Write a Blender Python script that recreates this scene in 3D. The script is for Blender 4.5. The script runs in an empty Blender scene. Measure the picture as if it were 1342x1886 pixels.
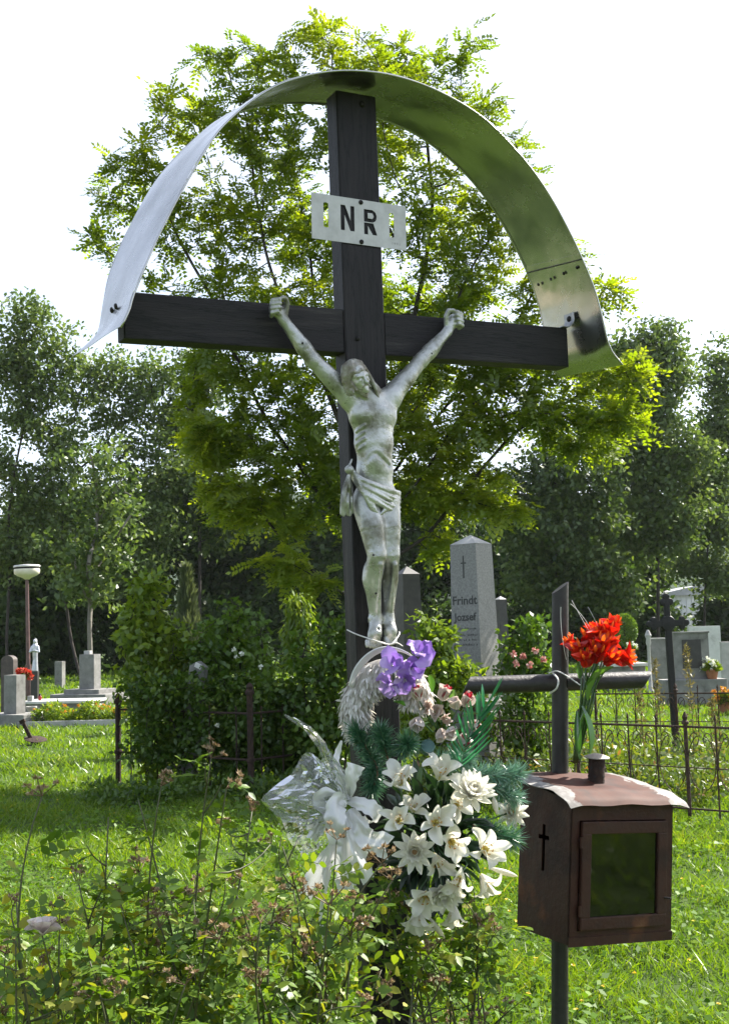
import bpy, math, random
import numpy as np
from mathutils import Vector, Matrix, Euler

R = math.radians
rng = np.random.default_rng(7)
random.seed(7)
SC = bpy.context.scene
COL = SC.collection

# ------------------------------------------------------------------ camera, sky, sun, exposure
EYE = 1.6
FPX, PITCH, ROLL = 2150.0, R(5.6), R(1.47)      # focal length in photograph pixels
PW, PH = 1342.0, 1886.0
cam_d = bpy.data.cameras.new('camera')
cam = bpy.data.objects.new('camera', cam_d)
COL.objects.link(cam)
_f = np.array([0, math.cos(PITCH), math.sin(PITCH)])
_u = np.array([0, -math.sin(PITCH), math.cos(PITCH)])
_r = np.array([1.0, 0, 0])
CR = _r * math.cos(ROLL) - _u * math.sin(ROLL)
CU = _u * math.cos(ROLL) + _r * math.sin(ROLL)
CF = _f
cam.matrix_world = Matrix(((CR[0], CU[0], -CF[0], 0), (CR[1], CU[1], -CF[1], 0),
                           (CR[2], CU[2], -CF[2], EYE), (0, 0, 0, 1)))
cam_d.sensor_fit = 'VERTICAL'
cam_d.sensor_height = 36.0
cam_d.lens = 36.0 * FPX / PH
cam_d.clip_start = 0.05
cam_d.clip_end = 3000
SC.camera = cam

SUN_AZ, SUN_EL = R(38), R(43)     # azimuth measured from +X (right) towards +Y (away from the camera)
sun_dir = Vector((math.cos(SUN_AZ) * math.cos(SUN_EL), math.sin(SUN_AZ) * math.cos(SUN_EL), math.sin(SUN_EL)))
world = bpy.data.worlds.new('World')
SC.world = world
world.use_nodes = True
wn = world.node_tree
wn.nodes.clear()
sky_n = wn.nodes.new('ShaderNodeTexSky')
sky_n.sky_type = 'NISHITA'
sky_n.sun_disc = False
sky_n.sun_elevation = SUN_EL
sky_n.sun_rotation = math.pi / 2 - SUN_AZ
sky_n.altitude = 200
sky_n.air_density = 1.0
sky_n.dust_density = 2.0
sky_n.ozone_density = 1.0
bg_n = wn.nodes.new('ShaderNodeBackground')
bg_n.inputs['Strength'].default_value = 0.08
wo_n = wn.nodes.new('ShaderNodeOutputWorld')
# thin bright summer haze cloud over the whole sky, a little uneven
wtc = wn.nodes.new('ShaderNodeTexCoord')
wno = wn.nodes.new('ShaderNodeTexNoise'); wno.inputs['Scale'].default_value = 1.6; wno.inputs['Detail'].default_value = 5
wn.links.new(wtc.outputs['Generated'], wno.inputs['Vector'])
wmr = wn.nodes.new('ShaderNodeMapRange')
wmr.inputs[1].default_value = .3; wmr.inputs[2].default_value = .7; wmr.inputs[3].default_value = .18; wmr.inputs[4].default_value = .50
wn.links.new(wno.outputs[0], wmr.inputs[0])
wmx = wn.nodes.new('ShaderNodeMix'); wmx.data_type = 'RGBA'; wmx.clamp_result = False
wn.links.new(wmr.outputs[0], wmx.inputs[0])
wn.links.new(sky_n.outputs[0], wmx.inputs[6]); wmx.inputs[7].default_value = (6.9, 7.2, 7.9, 1)
wn.links.new(wmx.outputs[2], bg_n.inputs['Color'])
wn.links.new(bg_n.outputs[0], wo_n.inputs['Surface'])

sun_d = bpy.data.lights.new('sun', 'SUN')
sun_d.energy = 5.0
sun_d.angle = R(0.6)
sun_d.color = (1.0, 0.95, 0.86)
sun = bpy.data.objects.new('sun', sun_d)
COL.objects.link(sun)
sun.rotation_euler = sun_dir.to_track_quat('Z', 'Y').to_euler()
sun.location = (20, 20, 30)

vs = SC.view_settings
vs.view_transform = 'Standard'
vs.look = 'None'
vs.exposure = 1.62
vs.gamma = 1.0
vs.use_curve_mapping = False
SC.cycles.max_bounces = 10
SC.cycles.diffuse_bounces = 6
SC.cycles.glossy_bounces = 3
SC.cycles.transmission_bounces = 4
SC.cycles.transparent_max_bounces = 12
SC.cycles.caustics_reflective = False
SC.cycles.caustics_refractive = False
SC.cycles.use_denoising = True


# ------------------------------------------------------------------ helpers
def ray(px, py):
    return CF + CR * (px - PW / 2) / FPX - CU * (py - PH / 2) / FPX


def at(px, py, Y):
    """world point seen at photograph pixel (px, py) on the plane y = Y"""
    d = ray(px, py)
    t = Y / d[1]
    return np.array([d[0] * t, Y, EYE + d[2] * t])


def on_ground(px, py, z=0.0):
    d = ray(px, py)
    t = (z - EYE) / d[2]
    return np.array([d[0] * t, d[1] * t, z])


def gx(px, Y):
    """ground point under pixel column px (taken at the horizon) at depth Y"""
    p = at(px, 1160, Y)
    return np.array([p[0], Y, 0.0])


def mpp(Y):
    return Y / FPX


def tag(o, label=None, cat=None, group=None, kind=None):
    if label: o['label'] = label
    if cat: o['category'] = cat
    if group: o['group'] = group
    if kind: o['kind'] = kind
    return o


def empty(name, loc=(0, 0, 0), rot=(0, 0, 0), parent=None):
    o = bpy.data.objects.new(name, None)
    o.empty_display_size = 0.1
    COL.objects.link(o)
    o.location = loc
    o.rotation_euler = rot
    if parent: o.parent = parent
    return o


def thing(name, label, cat, loc=(0, 0, 0), rz=0, group=None, rot=None):
    o = empty(name, loc, rot if rot is not None else (0, 0, rz))
    return tag(o, label, cat, group)


def inst(name, me, parent=None, loc=(0, 0, 0), rot=(0, 0, 0), sc=1.0):
    o = bpy.data.objects.new(name, me)
    COL.objects.link(o)
    if parent: o.parent = parent
    o.location = loc
    o.rotation_euler = rot
    o.scale = (sc, sc, sc) if not hasattr(sc, '__len__') else sc
    return o


def mesh_np(name, V, F, mat=None, smooth=False, rnd=None):
    """V (n,3); F (m,k) array or list of index tuples"""
    me = bpy.data.meshes.new(name)
    V = np.asarray(V, np.float32)
    if isinstance(F, np.ndarray):
        m, k = F.shape
        me.vertices.add(len(V)); me.vertices.foreach_set('co', V.ravel())
        me.loops.add(m * k); me.loops.foreach_set('vertex_index', F.astype(np.int32).ravel())
        me.polygons.add(m)
        me.polygons.foreach_set('loop_start', np.arange(0, m * k, k, dtype=np.int32))
        me.polygons.foreach_set('loop_total', np.full(m, k, np.int32))
        me.update(calc_edges=True)
    else:
        me.from_pydata(V.tolist(), [], F)
        me.update()
    if smooth:
        me.polygons.foreach_set('use_smooth', np.ones(len(me.polygons), bool))
    if rnd is not None:
        a = me.attributes.new('rnd', 'FLOAT', 'POINT')
        a.data.foreach_set('value', np.asarray(rnd, np.float32))
    if mat is not None:
        me.materials.append(mat)
    return me


class MB:
    """collects shapes for one mesh"""
    def __init__(s):
        s.v, s.f, s.n = [], [], 0

    def add(s, V, F):
        V = np.asarray(V, float).reshape(-1, 3)
        s.v.append(V)
        s.f += [tuple(int(i) + s.n for i in f) for f in F]
        s.n += len(V)
        return s

    def box(s, c, size, rot=None, taper=1.0, bev=0.0):
        x, y, z = [q / 2 for q in size]
        t = taper
        if bev <= 0:
            V = np.array([[-x, -y, -z], [x, -y, -z], [x, y, -z], [-x, y, -z],
                          [-x * t, -y * t, z], [x * t, -y * t, z], [x * t, y * t, z], [-x * t, y * t, z]])
            F = [(3, 2, 1, 0), (4, 5, 6, 7), (0, 1, 5, 4), (1, 2, 6, 5), (2, 3, 7, 6), (3, 0, 4, 7)]
        else:
            b = bev
            ring = lambda k, zz: [[-k*x+b, -k*y, zz], [k*x-b, -k*y, zz], [k*x, -k*y+b, zz], [k*x, k*y-b, zz],
                                  [k*x-b, k*y, zz], [-k*x+b, k*y, zz], [-k*x, k*y-b, zz], [-k*x, -k*y+b, zz]]
            ins = lambda k, zz: [[-k*x+b, -k*y+b*.3, zz], [k*x-b, -k*y+b*.3, zz], [k*x-b*.3, -k*y+b, zz], [k*x-b*.3, k*y-b, zz],
                                 [k*x-b, k*y-b*.3, zz], [-k*x+b, k*y-b*.3, zz], [-k*x+b*.3, k*y-b, zz], [-k*x+b*.3, -k*y+b, zz]]
            V = np.array(ins(1, -z) + ring(1, -z + b) + ring(t, z - b) + ins(t, z))
            F = [tuple(range(7, -1, -1)), tuple(range(24, 32))]
            for a in (0, 8, 16):
                for i in range(8):
                    j = (i + 1) % 8
                    F.append((a + i, a + j, a + 8 + j, a + 8 + i))
        if rot is not None:
            V = V @ np.array(Euler(rot).to_matrix()).T
        return s.add(V + np.asarray(c, float), F)

    def tube(s, pts, r, sides=8, cap=True):
        P = np.asarray(pts, float)
        n = len(P)
        rr = np.broadcast_to(np.asarray(r, float), (n,)) if np.ndim(r) < 2 else r
        T = np.gradient(P, axis=0)
        T /= np.linalg.norm(T, axis=1)[:, None] + 1e-12
        a = np.array([0, 0, 1.0]) if abs(T[0, 2]) < .9 else np.array([1.0, 0, 0])
        N = np.cross(T[0], a); N /= np.linalg.norm(N)
        ang = np.linspace(0, 2 * math.pi, sides, endpoint=False)
        V = []
        for i in range(n):
            N = N - T[i] * (N @ T[i]); N /= np.linalg.norm(N) + 1e-12
            B = np.cross(T[i], N)
            V.append(P[i] + rr[i] * (np.cos(ang)[:, None] * N + np.sin(ang)[:, None] * B))
        F = []
        for i in range(n - 1):
            for j in range(sides):
                k = (j + 1) % sides
                F.append((i * sides + j, i * sides + k, (i + 1) * sides + k, (i + 1) * sides + j))
        if cap:
            F.append(tuple(range(sides - 1, -1, -1)))
            F.append(tuple(range((n - 1) * sides, n * sides)))
        return s.add(np.concatenate(V), F)

    def lathe(s, prof, c=(0, 0, 0), n=20, rot=None, sx=1.0, sy=1.0, cap=True):
        ang = np.linspace(0, 2 * math.pi, n, endpoint=False)
        V = np.concatenate([np.stack([r * np.cos(ang) * sx, r * np.sin(ang) * sy, np.full(n, z)], 1) for r, z in prof])
        F = []
        for i in range(len(prof) - 1):
            for j in range(n):
                k = (j + 1) % n
                F.append((i * n + j, i * n + k, (i + 1) * n + k, (i + 1) * n + j))
        if cap:
            F.append(tuple(range(n - 1, -1, -1)))
            F.append(tuple(range((len(prof) - 1) * n, len(prof) * n)))
        if rot is not None:
            V = V @ np.array(Euler(rot).to_matrix()).T
        return s.add(V + np.asarray(c, float), F)

    def prism(s, poly, y0, y1):
        """poly in (x, z), extruded along y"""
        n = len(poly)
        V = [(x, y0, z) for x, z in poly] + [(x, y1, z) for x, z in poly]
        F = [tuple(range(n)), tuple(range(2 * n - 1, n - 1, -1))]
        for i in range(n):
            j = (i + 1) % n
            F.append((i, i + n, j + n, j))
        return s.add(V, F)

    def grid(s, G):
        """G (a,b,3) surface"""
        G = np.asarray(G, float)
        a, b = G.shape[:2]
        F = [(i * b + j, (i + 1) * b + j, (i + 1) * b + j + 1, i * b + j + 1) for i in range(a - 1) for j in range(b - 1)]
        return s.add(G.reshape(-1, 3), F)

    def slab(s, G, th):
        """grid surface with thickness th"""
        G = np.asarray(G, float)
        a, b = G.shape[:2]
        du = np.gradient(G, axis=0); dv = np.gradient(G, axis=1)
        N = np.cross(du, dv); N /= np.linalg.norm(N, axis=2)[..., None] + 1e-12
        A, B = G + N * th / 2, G - N * th / 2
        o = a * b
        F = []
        for i in range(a - 1):
            for j in range(b - 1):
                q = (i * b + j, (i + 1) * b + j, (i + 1) * b + j + 1, i * b + j + 1)
                F.append(q); F.append(tuple(o + k for k in q[::-1]))
        for i in range(a - 1):
            for j in (0, b - 1):
                p, q = i * b + j, (i + 1) * b + j
                F.append((p, o + p, o + q, q) if j == 0 else (q, o + q, o + p, p))
        for j in range(b - 1):
            for i in (0, a - 1):
                p, q = i * b + j, i * b + j + 1
                F.append((q, o + q, o + p, p) if i == 0 else (p, o + p, o + q, q))
        return s.add(np.concatenate([A.reshape(-1, 3), B.reshape(-1, 3)]), F)

    def mesh(s, name, mat, smooth=False, rnd=None):
        me = mesh_np(name, np.concatenate(s.v), s.f, mat, smooth, rnd)
        return me

    def build(s, name, mat, parent=None, smooth=False, loc=(0, 0, 0), rot=(0, 0, 0), auto=None):
        me = s.mesh(name, mat, smooth)
        if auto is not None:
            for p in me.polygons: p.use_smooth = True
            try: me.set_sharp_from_angle(angle=R(auto))
            except Exception: pass
        return inst(name, me, parent, loc, rot)


def bez(p0, p1, p2, n=8):
    t = np.linspace(0, 1, n)[:, None]
    p0, p1, p2 = map(lambda q: np.asarray(q, float), (p0, p1, p2))
    return (1 - t) ** 2 * p0 + 2 * t * (1 - t) * p1 + t ** 2 * p2


def catmull(pts, n=6):
    P = np.asarray(pts, float)
    P = np.vstack([2 * P[0] - P[1], P, 2 * P[-1] - P[-2]])
    out = []
    for i in range(1, len(P) - 2):
        t = np.linspace(0, 1, n, endpoint=False)[:, None]
        a, b, c, d = P[i - 1], P[i], P[i + 1], P[i + 2]
        out.append(.5 * (2 * b + (c - a) * t + (2 * a - 5 * b + 4 * c - d) * t ** 2 + (3 * b - a - 3 * c + d) * t ** 3))
    out.append(P[-2][None])
    return np.concatenate(out)


def unit(v):
    v = np.asarray(v, float)
    return v / (np.linalg.norm(v, axis=-1, keepdims=True) + 1e-12)


# ------------------------------------------------------------------ materials
MATS = {}


def new_mat(name):
    m = bpy.data.materials.new(name)
    m.use_nodes = True
    nt = m.node_tree
    nt.nodes.clear()
    out = nt.nodes.new('ShaderNodeOutputMaterial')
    MATS[name] = m
    return m, nt, out


def ramp(nt, stops, fac):
    r = nt.nodes.new('ShaderNodeValToRGB')
    e = r.color_ramp.elements
    while len(e) > 1: e.remove(e[-1])
    e[0].position = stops[0][0]; e[0].color = (*stops[0][1], 1)
    for p, c in stops[1:]:
        q = e.new(p); q.color = (*c, 1)
    nt.links.new(fac, r.inputs[0])
    return r.outputs[0]


def tex_noise(nt, scale, detail=4, rough=.55, coord='Object', vec=None, stretch=None):
    n = nt.nodes.new('ShaderNodeTexNoise')
    n.inputs['Scale'].default_value = scale
    n.inputs['Detail'].default_value = detail
    n.inputs['Roughness'].default_value = rough
    tc = nt.nodes.new('ShaderNodeTexCoord')
    src = tc.outputs[coord]
    if stretch:
        mp = nt.nodes.new('ShaderNodeMapping')
        mp.inputs['Scale'].default_value = stretch
        nt.links.new(src, mp.inputs['Vector'])
        src = mp.outputs[0]
    nt.links.new(src, n.inputs['Vector'])
    return n.outputs[0]


def surf(name, stops, scale=8, rough=.6, metal=0.0, bump=0.0, bscale=60, detail=5, stretch=None, spec=.5, rvar=0.0, coord='Object'):
    """solid material: noise-driven colour, fine relief"""
    m, nt, out = new_mat(name)
    b = nt.nodes.new('ShaderNodeBsdfPrincipled')
    nt.links.new(b.outputs[0], out.inputs['Surface'])
    b.inputs['Metallic'].default_value = metal
    b.inputs['Roughness'].default_value = rough
    b.inputs['Specular IOR Level'].default_value = spec
    fac = tex_noise(nt, scale, detail, .6, coord, stretch=stretch)
    nt.links.new(ramp(nt, stops, fac), b.inputs['Base Color'])
    if rvar:
        mr = nt.nodes.new('ShaderNodeMapRange')
        mr.inputs[1].default_value = .3; mr.inputs[2].default_value = .7
        mr.inputs[3].default_value = rough - rvar; mr.inputs[4].default_value = rough + rvar
        nt.links.new(tex_noise(nt, scale * 2.3, 3, .6, coord), mr.inputs[0])
        nt.links.new(mr.outputs[0], b.inputs['Roughness'])
    if bump:
        bp = nt.nodes.new('ShaderNodeBump')
        bp.inputs['Strength'].default_value = bump
        bp.inputs['Distance'].default_value = .01
        nt.links.new(tex_noise(nt, bscale, 4, .6, coord, stretch=stretch), bp.inputs['Height'])
        nt.links.new(bp.outputs[0], b.inputs['Normal'])
    return m


def leafmat(name, stops, trans=.45, tcol=(1.25, 1.15, .55), gloss=.06, rough=.45, objvar=0.0):
    """thin leaf: diffuse + translucent + a little gloss; 'rnd' gives each leaf its own tint"""
    m, nt, out = new_mat(name)
    at_ = nt.nodes.new('ShaderNodeAttribute'); at_.attribute_name = 'rnd'
    fac = at_.outputs['Fac']
    if objvar:
        oi = nt.nodes.new('ShaderNodeObjectInfo')
        ad = nt.nodes.new('ShaderNodeMath'); ad.operation = 'MULTIPLY_ADD'
        nt.links.new(oi.outputs['Random'], ad.inputs[0]); ad.inputs[1].default_value = objvar
        nt.links.new(fac, ad.inputs[2])
        fac = ad.outputs[0]
    col = ramp(nt, stops, fac)
    mu = nt.nodes.new('ShaderNodeMix'); mu.data_type = 'RGBA'; mu.blend_type = 'MULTIPLY'
    mu.inputs[0].default_value = 1
    mu.clamp_result = False
    nt.links.new(col, mu.inputs[6]); mu.inputs[7].default_value = (*tcol, 1)
    d = nt.nodes.new('ShaderNodeBsdfDiffuse'); nt.links.new(col, d.inputs[0])
    t = nt.nodes.new('ShaderNodeBsdfTranslucent'); nt.links.new(mu.outputs[2], t.inputs[0])
    mx = nt.nodes.new('ShaderNodeMixShader'); mx.inputs[0].default_value = trans
    nt.links.new(d.outputs[0], mx.inputs[1]); nt.links.new(t.outputs[0], mx.inputs[2])
    g = nt.nodes.new('ShaderNodeBsdfGlossy'); g.inputs['Roughness'].default_value = rough
    g.inputs[0].default_value = (1, 1, 1, 1)
    m2 = nt.nodes.new('ShaderNodeMixShader'); m2.inputs[0].default_value = gloss
    nt.links.new(mx.outputs[0], m2.inputs[1]); nt.links.new(g.outputs[0], m2.inputs[2])
    nt.links.new(m2.outputs[0], out.inputs['Surface'])
    return m


# ------------------------------------------------------------------ implicit surfaces (bodies, drapery)
import openvdb


class SDF:
    def __init__(s, vox):
        s.vox, s.ops = vox, []

    def cap(s, a, b, ra, rb, k=.012, sub=False):
        s.ops.append(('c', np.asarray(a, float), np.asarray(b, float), ra, rb, k, sub)); return s

    def chain(s, pts, rs, k=.012, sub=False):
        s.ops.append(('p', np.asarray(pts, float), None, np.asarray(rs, float), None, k, sub)); return s

    def ell(s, c, r, M=None, k=.012, sub=False):
        s.ops.append(('e', np.asarray(c, float), np.asarray(r, float), np.eye(3) if M is None else np.asarray(M, float), None, k, sub)); return s

    def bounds(s, op):
        if op[0] == 'c':
            r = max(op[3], op[4]); return np.minimum(op[1], op[2]) - r, np.maximum(op[1], op[2]) + r
        if op[0] == 'p':
            r = op[3].max(); return op[1].min(0) - r, op[1].max(0) + r
        r = op[2].max(); return op[1] - r, op[1] + r

    def field(s):
        bb = [s.bounds(o) for o in s.ops if not o[6]]
        lo = np.min([b[0] for b in bb], 0) - .02; hi = np.max([b[1] for b in bb], 0) + .02
        n = np.ceil((hi - lo) / s.vox).astype(int) + 1
        A = np.full(n, .05, np.float32)
        ax = [lo[i] + s.vox * np.arange(n[i]) for i in range(3)]
        for o in s.ops:
            l, h = s.bounds(o); k = o[5]; mg = k + .02
            i0 = np.clip(np.floor((l - mg - lo) / s.vox).astype(int), 0, n - 1)
            i1 = np.clip(np.ceil((h + mg - lo) / s.vox).astype(int) + 1, 1, n)
            if (i1 <= i0).any(): continue
            sl = tuple(slice(i0[i], i1[i]) for i in range(3))
            X = ax[0][sl[0]][:, None, None]; Yy = ax[1][sl[1]][None, :, None]; Z = ax[2][sl[2]][None, None, :]
            if o[0] == 'p':
                d = None
                for a, b, ra, rb in zip(o[1][:-1], o[1][1:], o[3][:-1], o[3][1:]):
                    ba = b - a; L2 = ba @ ba + 1e-12
                    px, py, pz = X - a[0], Yy - a[1], Z - a[2]
                    t = np.clip((px * ba[0] + py * ba[1] + pz * ba[2]) / L2, 0, 1)
                    e = np.sqrt((px - t * ba[0]) ** 2 + (py - t * ba[1]) ** 2 + (pz - t * ba[2]) ** 2) - (ra + (rb - ra) * t)
                    d = e if d is None else np.minimum(d, e)
            elif o[0] == 'c':
                a, b, ra, rb = o[1:5]
                ba = b - a; L2 = ba @ ba + 1e-12
                px, py, pz = X - a[0], Yy - a[1], Z - a[2]
                t = np.clip((px * ba[0] + py * ba[1] + pz * ba[2]) / L2, 0, 1)
                d = np.sqrt((px - t * ba[0]) ** 2 + (py - t * ba[1]) ** 2 + (pz - t * ba[2]) ** 2) - (ra + (rb - ra) * t)
            else:
                c, r, M = o[1:4]
                px, py, pz = X - c[0], Yy - c[1], Z - c[2]
                q = [px * M[0, i] + py * M[1, i] + pz * M[2, i] for i in range(3)]
                k0 = np.sqrt(sum((q[i] / r[i]) ** 2 for i in range(3)))
                k1 = np.sqrt(sum((q[i] / r[i] ** 2) ** 2 for i in range(3))) + 1e-9
                d = k0 * (k0 - 1) / k1
            d = d.astype(np.float32)
            B = A[sl]
            if o[6]:
                hh = np.maximum(k - np.abs(B + d), 0) / k
                A[sl] = np.maximum(B, -d) + hh * hh * k * .25
            else:
                hh = np.maximum(k - np.abs(B - d), 0) / k
                A[sl] = np.minimum(B, d) - hh * hh * k * .25
        return A, lo

    def mesh(s, name, mat):
        A, lo = s.field()
        g = openvdb.FloatGrid(.05)
        g.copyFromArray(A)
        V, F = g.convertToQuads(0.0)
        V = V * s.vox + lo
        me = mesh_np(name, V, np.ascontiguousarray(F[:, ::-1]), mat, True)
        return me
# ------------------------------------------------------------------ the tall wooden cross
WOOD = surf('dark_wood', [(.25, (.008, .0065, .0075)), (.40, (.017, .014, .0155)), (.475, (.013, .011, .012)), (.49, (.0025, .0025, .0025)), (.505, (.016, .0135, .0145)), (.62, (.021, .0175, .0185)), (.74, (.055, .048, .046))], 5, .55, bump=.35, bscale=40, stretch=(6, 6, .5), spec=.28)
WOODH = surf('dark_wood_beam', [(.25, (.008, .0065, .0075)), (.40, (.017, .014, .0155)), (.475, (.013, .011, .012)), (.49, (.0025, .0025, .0025)), (.505, (.016, .0135, .0145)), (.62, (.021, .0175, .0185)), (.74, (.055, .048, .046))], 5, .55, bump=.35, bscale=40, stretch=(.5, 6, 6), spec=.28)
CX0, CY0, CTH, CLEAN, CLEANF = 0.0291, 3.8505, 0.46, 0.0225, 0.0193
CROT = Euler((CLEANF, -CLEAN, CTH))
CM = np.array(CROT.to_matrix())
CO = np.array([CX0, CY0, 0.0]) - CM @ np.array([0, 0, EYE]) + np.array([0, 0, EYE])   # base of the post


def S(px, py, b):
    """cross-frame point (x along beam, y = -b in front of the post face, z up from the base) seen at a pixel"""
    d = ray(px, py)
    o = CM.T @ (np.array([0, 0, EYE]) - CO)
    dd = CM.T @ d
    t = (-b - o[1]) / dd[1]
    return o + dd * t


def cross_world(p):
    return CO + CM @ np.asarray(p, float)


cross = thing('wooden_cross', 'tall dark brown wooden cross under a bent metal roof', 'cross', CO, rot=CROT)
pw, pd = .15, .082
MB().box((0, pd / 2, (1.80 + EYE - .3) / 2), (pw, pd, 1.80 + EYE + .3), bev=.004).build('post', WOOD, cross)
z0, z1 = .907 + EYE, 1.0512 + EYE
MB().box(((-.815 - pw / 2) / 2, pd / 2 + .002, (z0 + z1) / 2), (.815 - pw / 2, pd - .004, z1 - z0), bev=.004).build('crossbeam', WOODH, cross)
MB().box(((.832 + pw / 2) / 2, pd / 2 + .003, (z0 + z1) / 2), (.832 - pw / 2, pd - .004, z1 - z0), bev=.004).build('crossbeam', WOODH, cross)

# bent sheet roof
m, nt, out = new_mat('bright_sheet')
b = nt.nodes.new('ShaderNodeBsdfPrincipled'); nt.links.new(b.outputs[0], out.inputs['Surface'])
b.inputs['Metallic'].default_value = 1
nt.links.new(ramp(nt, [(.3, (.36, .36, .34)), (.5, (.46, .46, .445)), (.7, (.54, .54, .53))], tex_noise(nt, 3, 4)), b.inputs['Base Color'])
mr = nt.nodes.new('ShaderNodeMapRange'); mr.inputs[1].default_value = .35; mr.inputs[2].default_value = .7
mr.inputs[3].default_value = .18; mr.inputs[4].default_value = .34
nt.links.new(tex_noise(nt, 5, 5, .65), mr.inputs[0]); nt.links.new(mr.outputs[0], b.inputs['Roughness'])
bp = nt.nodes.new('ShaderNodeBump'); bp.inputs['Strength'].default_value = .25; bp.inputs['Distance'].default_value = .02
nt.links.new(tex_noise(nt, 6, 2, .5), bp.inputs['Height']); nt.links.new(bp.outputs[0], b.inputs['Normal'])
SHEET = m
def arc_resample(P, n):
    P = catmull(P, 8)
    L = np.concatenate([[0], np.cumsum(np.linalg.norm(np.diff(P, axis=0), axis=1))]); L /= L[-1]
    q = np.linspace(0, 1, n)
    return np.stack([np.interp(q, L, P[:, 0]), np.interp(q, L, P[:, 1])], 1)


NP_ = 130
prof_f = arc_resample([(-.862, .905), (-.842, .945), (-.834, .965), (-.816, 1.02), (-.73, 1.215), (-.587, 1.475), (-.497, 1.59), (-.367, 1.70), (-.235, 1.765), (-.098, 1.803), (.06, 1.815), (.225, 1.793),
                       (.394, 1.733), (.522, 1.645), (.65, 1.516), (.758, 1.352), (.842, 1.182), (.876, 1.07), (.905, .955), (.958, .893)], NP_)
prof_b = arc_resample([(-.930, .880), (-.872, .932), (-.845, .97), (-.828, 1.06), (-.803, 1.167), (-.738, 1.315), (-.625, 1.51), (-.47, 1.68), (-.373, 1.745), (-.24, 1.80), (-.09, 1.828), (.03, 1.832), (.168, 1.818),
                       (.345, 1.773), (.524, 1.668), (.66, 1.529), (.772, 1.352), (.84, 1.19), (.868, 1.05), (.885, .955), (.925, .905)], NP_)
kseam = int(np.argmin(np.hypot(prof_f[:, 0] - .79, prof_f[:, 1] - 1.285)))


def strip(i0, i1, off, nb=7):
    q = np.linspace(0, 1, nb)[None, :, None]
    F_, B_ = prof_f[i0:i1, None, :], prof_b[i0:i1, None, :]
    G2 = F_ * (1 - q) + B_ * q
    N = np.gradient(G2[:, nb // 2], axis=0); N = unit(np.stack([-N[:, 1], N[:, 0]], 1))[:, None, :]
    i = np.arange(i0, i1)[:, None, None]
    G2 = G2 + N * (off + .003 * np.sin(i * .31 + q * 3) * np.sin(q * 5 + 1))
    G = np.zeros((i1 - i0, nb, 3))
    G[..., 0] = G2[..., 0]; G[..., 2] = G2[..., 1] + EYE
    G[..., 1] = -.14 + .33 * q[..., 0]
    return G


pc = prof_f
roof = MB().slab(strip(0, kseam + 3, .0022), .0014).build('sheet_roof', SHEET, cross, auto=40)
roof2 = MB().slab(strip(kseam, NP_, .0), .0014).build('sheet_roof', SHEET, cross, auto=40)
# rolled edges of the sheet
for ya, pp_ in ((-.14, prof_f), (.19, prof_b)):
    L = [(p[0], ya, p[1] + EYE) for p in pp_]
    MB().tube(L, .0035, 6).build('rolled_edge', SHEET, roof, smooth=True)
_q = np.linspace(0, 1, 8)[:, None]
_sf, _sb = prof_f[kseam + 1], prof_b[kseam + 1]
MB().tube([(a_[0] - .004, -.14 + .33 * k, a_[1] + EYE - .002) for a_, k in zip(_sf * (1 - _q) + _sb * _q, _q[:, 0])], .0022, 5).build('seam', surf('seam_dark', [(.4, (.05, .045, .035)), (.6, (.10, .09, .07))], 30, .7, .3), roof2)  # thin dark line along the lap of the two roof sheets
IRON = surf('dark_iron', [(.3, (.012, .011, .011)), (.7, (.03, .026, .024))], 30, .55, .6, bump=.2)
BOLT = MB().lathe([(.009, 0), (.009, .003), (.006, .006), (.001, .0075)], n=10)
bolt_me = BOLT.mesh('bolt', IRON)


def bolt(parent, p, rot, s=1.0): return inst('bolt', bolt_me, parent, p, rot, s)


for y in (.012, .062): bolt(roof, (-.834, y, 1.005 + EYE), (0, -R(105), 0), 1.1)
for i, y in enumerate((-.10, -.02, .06, .14)):
    bolt(roof2, (pc[kseam + 2][0] - .003, y, pc[kseam + 2][1] + EYE), (0, R(-112), 0), .7)
bolt(cross, (.02, -.001, 1.765 + EYE), (R(90), 0, 0), 1.2)
bolt(cross, (-.03, -.001, .955 + EYE), (R(90), 0, 0), .9)
# angle bracket at the right-hand end of the beam
br = MB()
br.slab(catmull([(.80, .02, 1.0532 + EYE), (.83, .02, 1.0532 + EYE), (.853, .02, 1.075 + EYE), (.853, .02, 1.11 + EYE)], 4)[:, None, :] + np.array([0, 1, 0]) * np.linspace(-.03, .03, 3)[None, :, None], .003)
brk = br.build('bracket', surf('galvanised', [(.3, (.25, .25, .25)), (.7, (.4, .4, .4))], 40, .45, .8), cross)
bolt(brk, (.855, .02, 1.09 + EYE), (0, R(-90), 0), 1.3)

# I N R I plate: stencilled sheet, letters cut right through
PLATE = surf('plate_paint', [(.3, (.40, .39, .37)), (.55, (.50, .49, .47)), (.75, (.56, .55, .53))], 14, .45, .25, bump=.12, bscale=25, rvar=.08)
c0 = S(662, 409, .004)
pl = cross_world(c0)
W2, H2 = .352, .155
sheet = bpy.data.curves.new('plate', 'CURVE')
sheet.dimensions = '2D'; sheet.fill_mode = 'BOTH'; sheet.extrude = .0008


def spl(pts):
    s_ = sheet.splines.new('POLY'); s_.points.add(len(pts) - 1)
    for p, q in zip(s_.points, pts): p.co = (q[0], q[1], 0, 1)
    s_.use_cyclic_u = True


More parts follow.
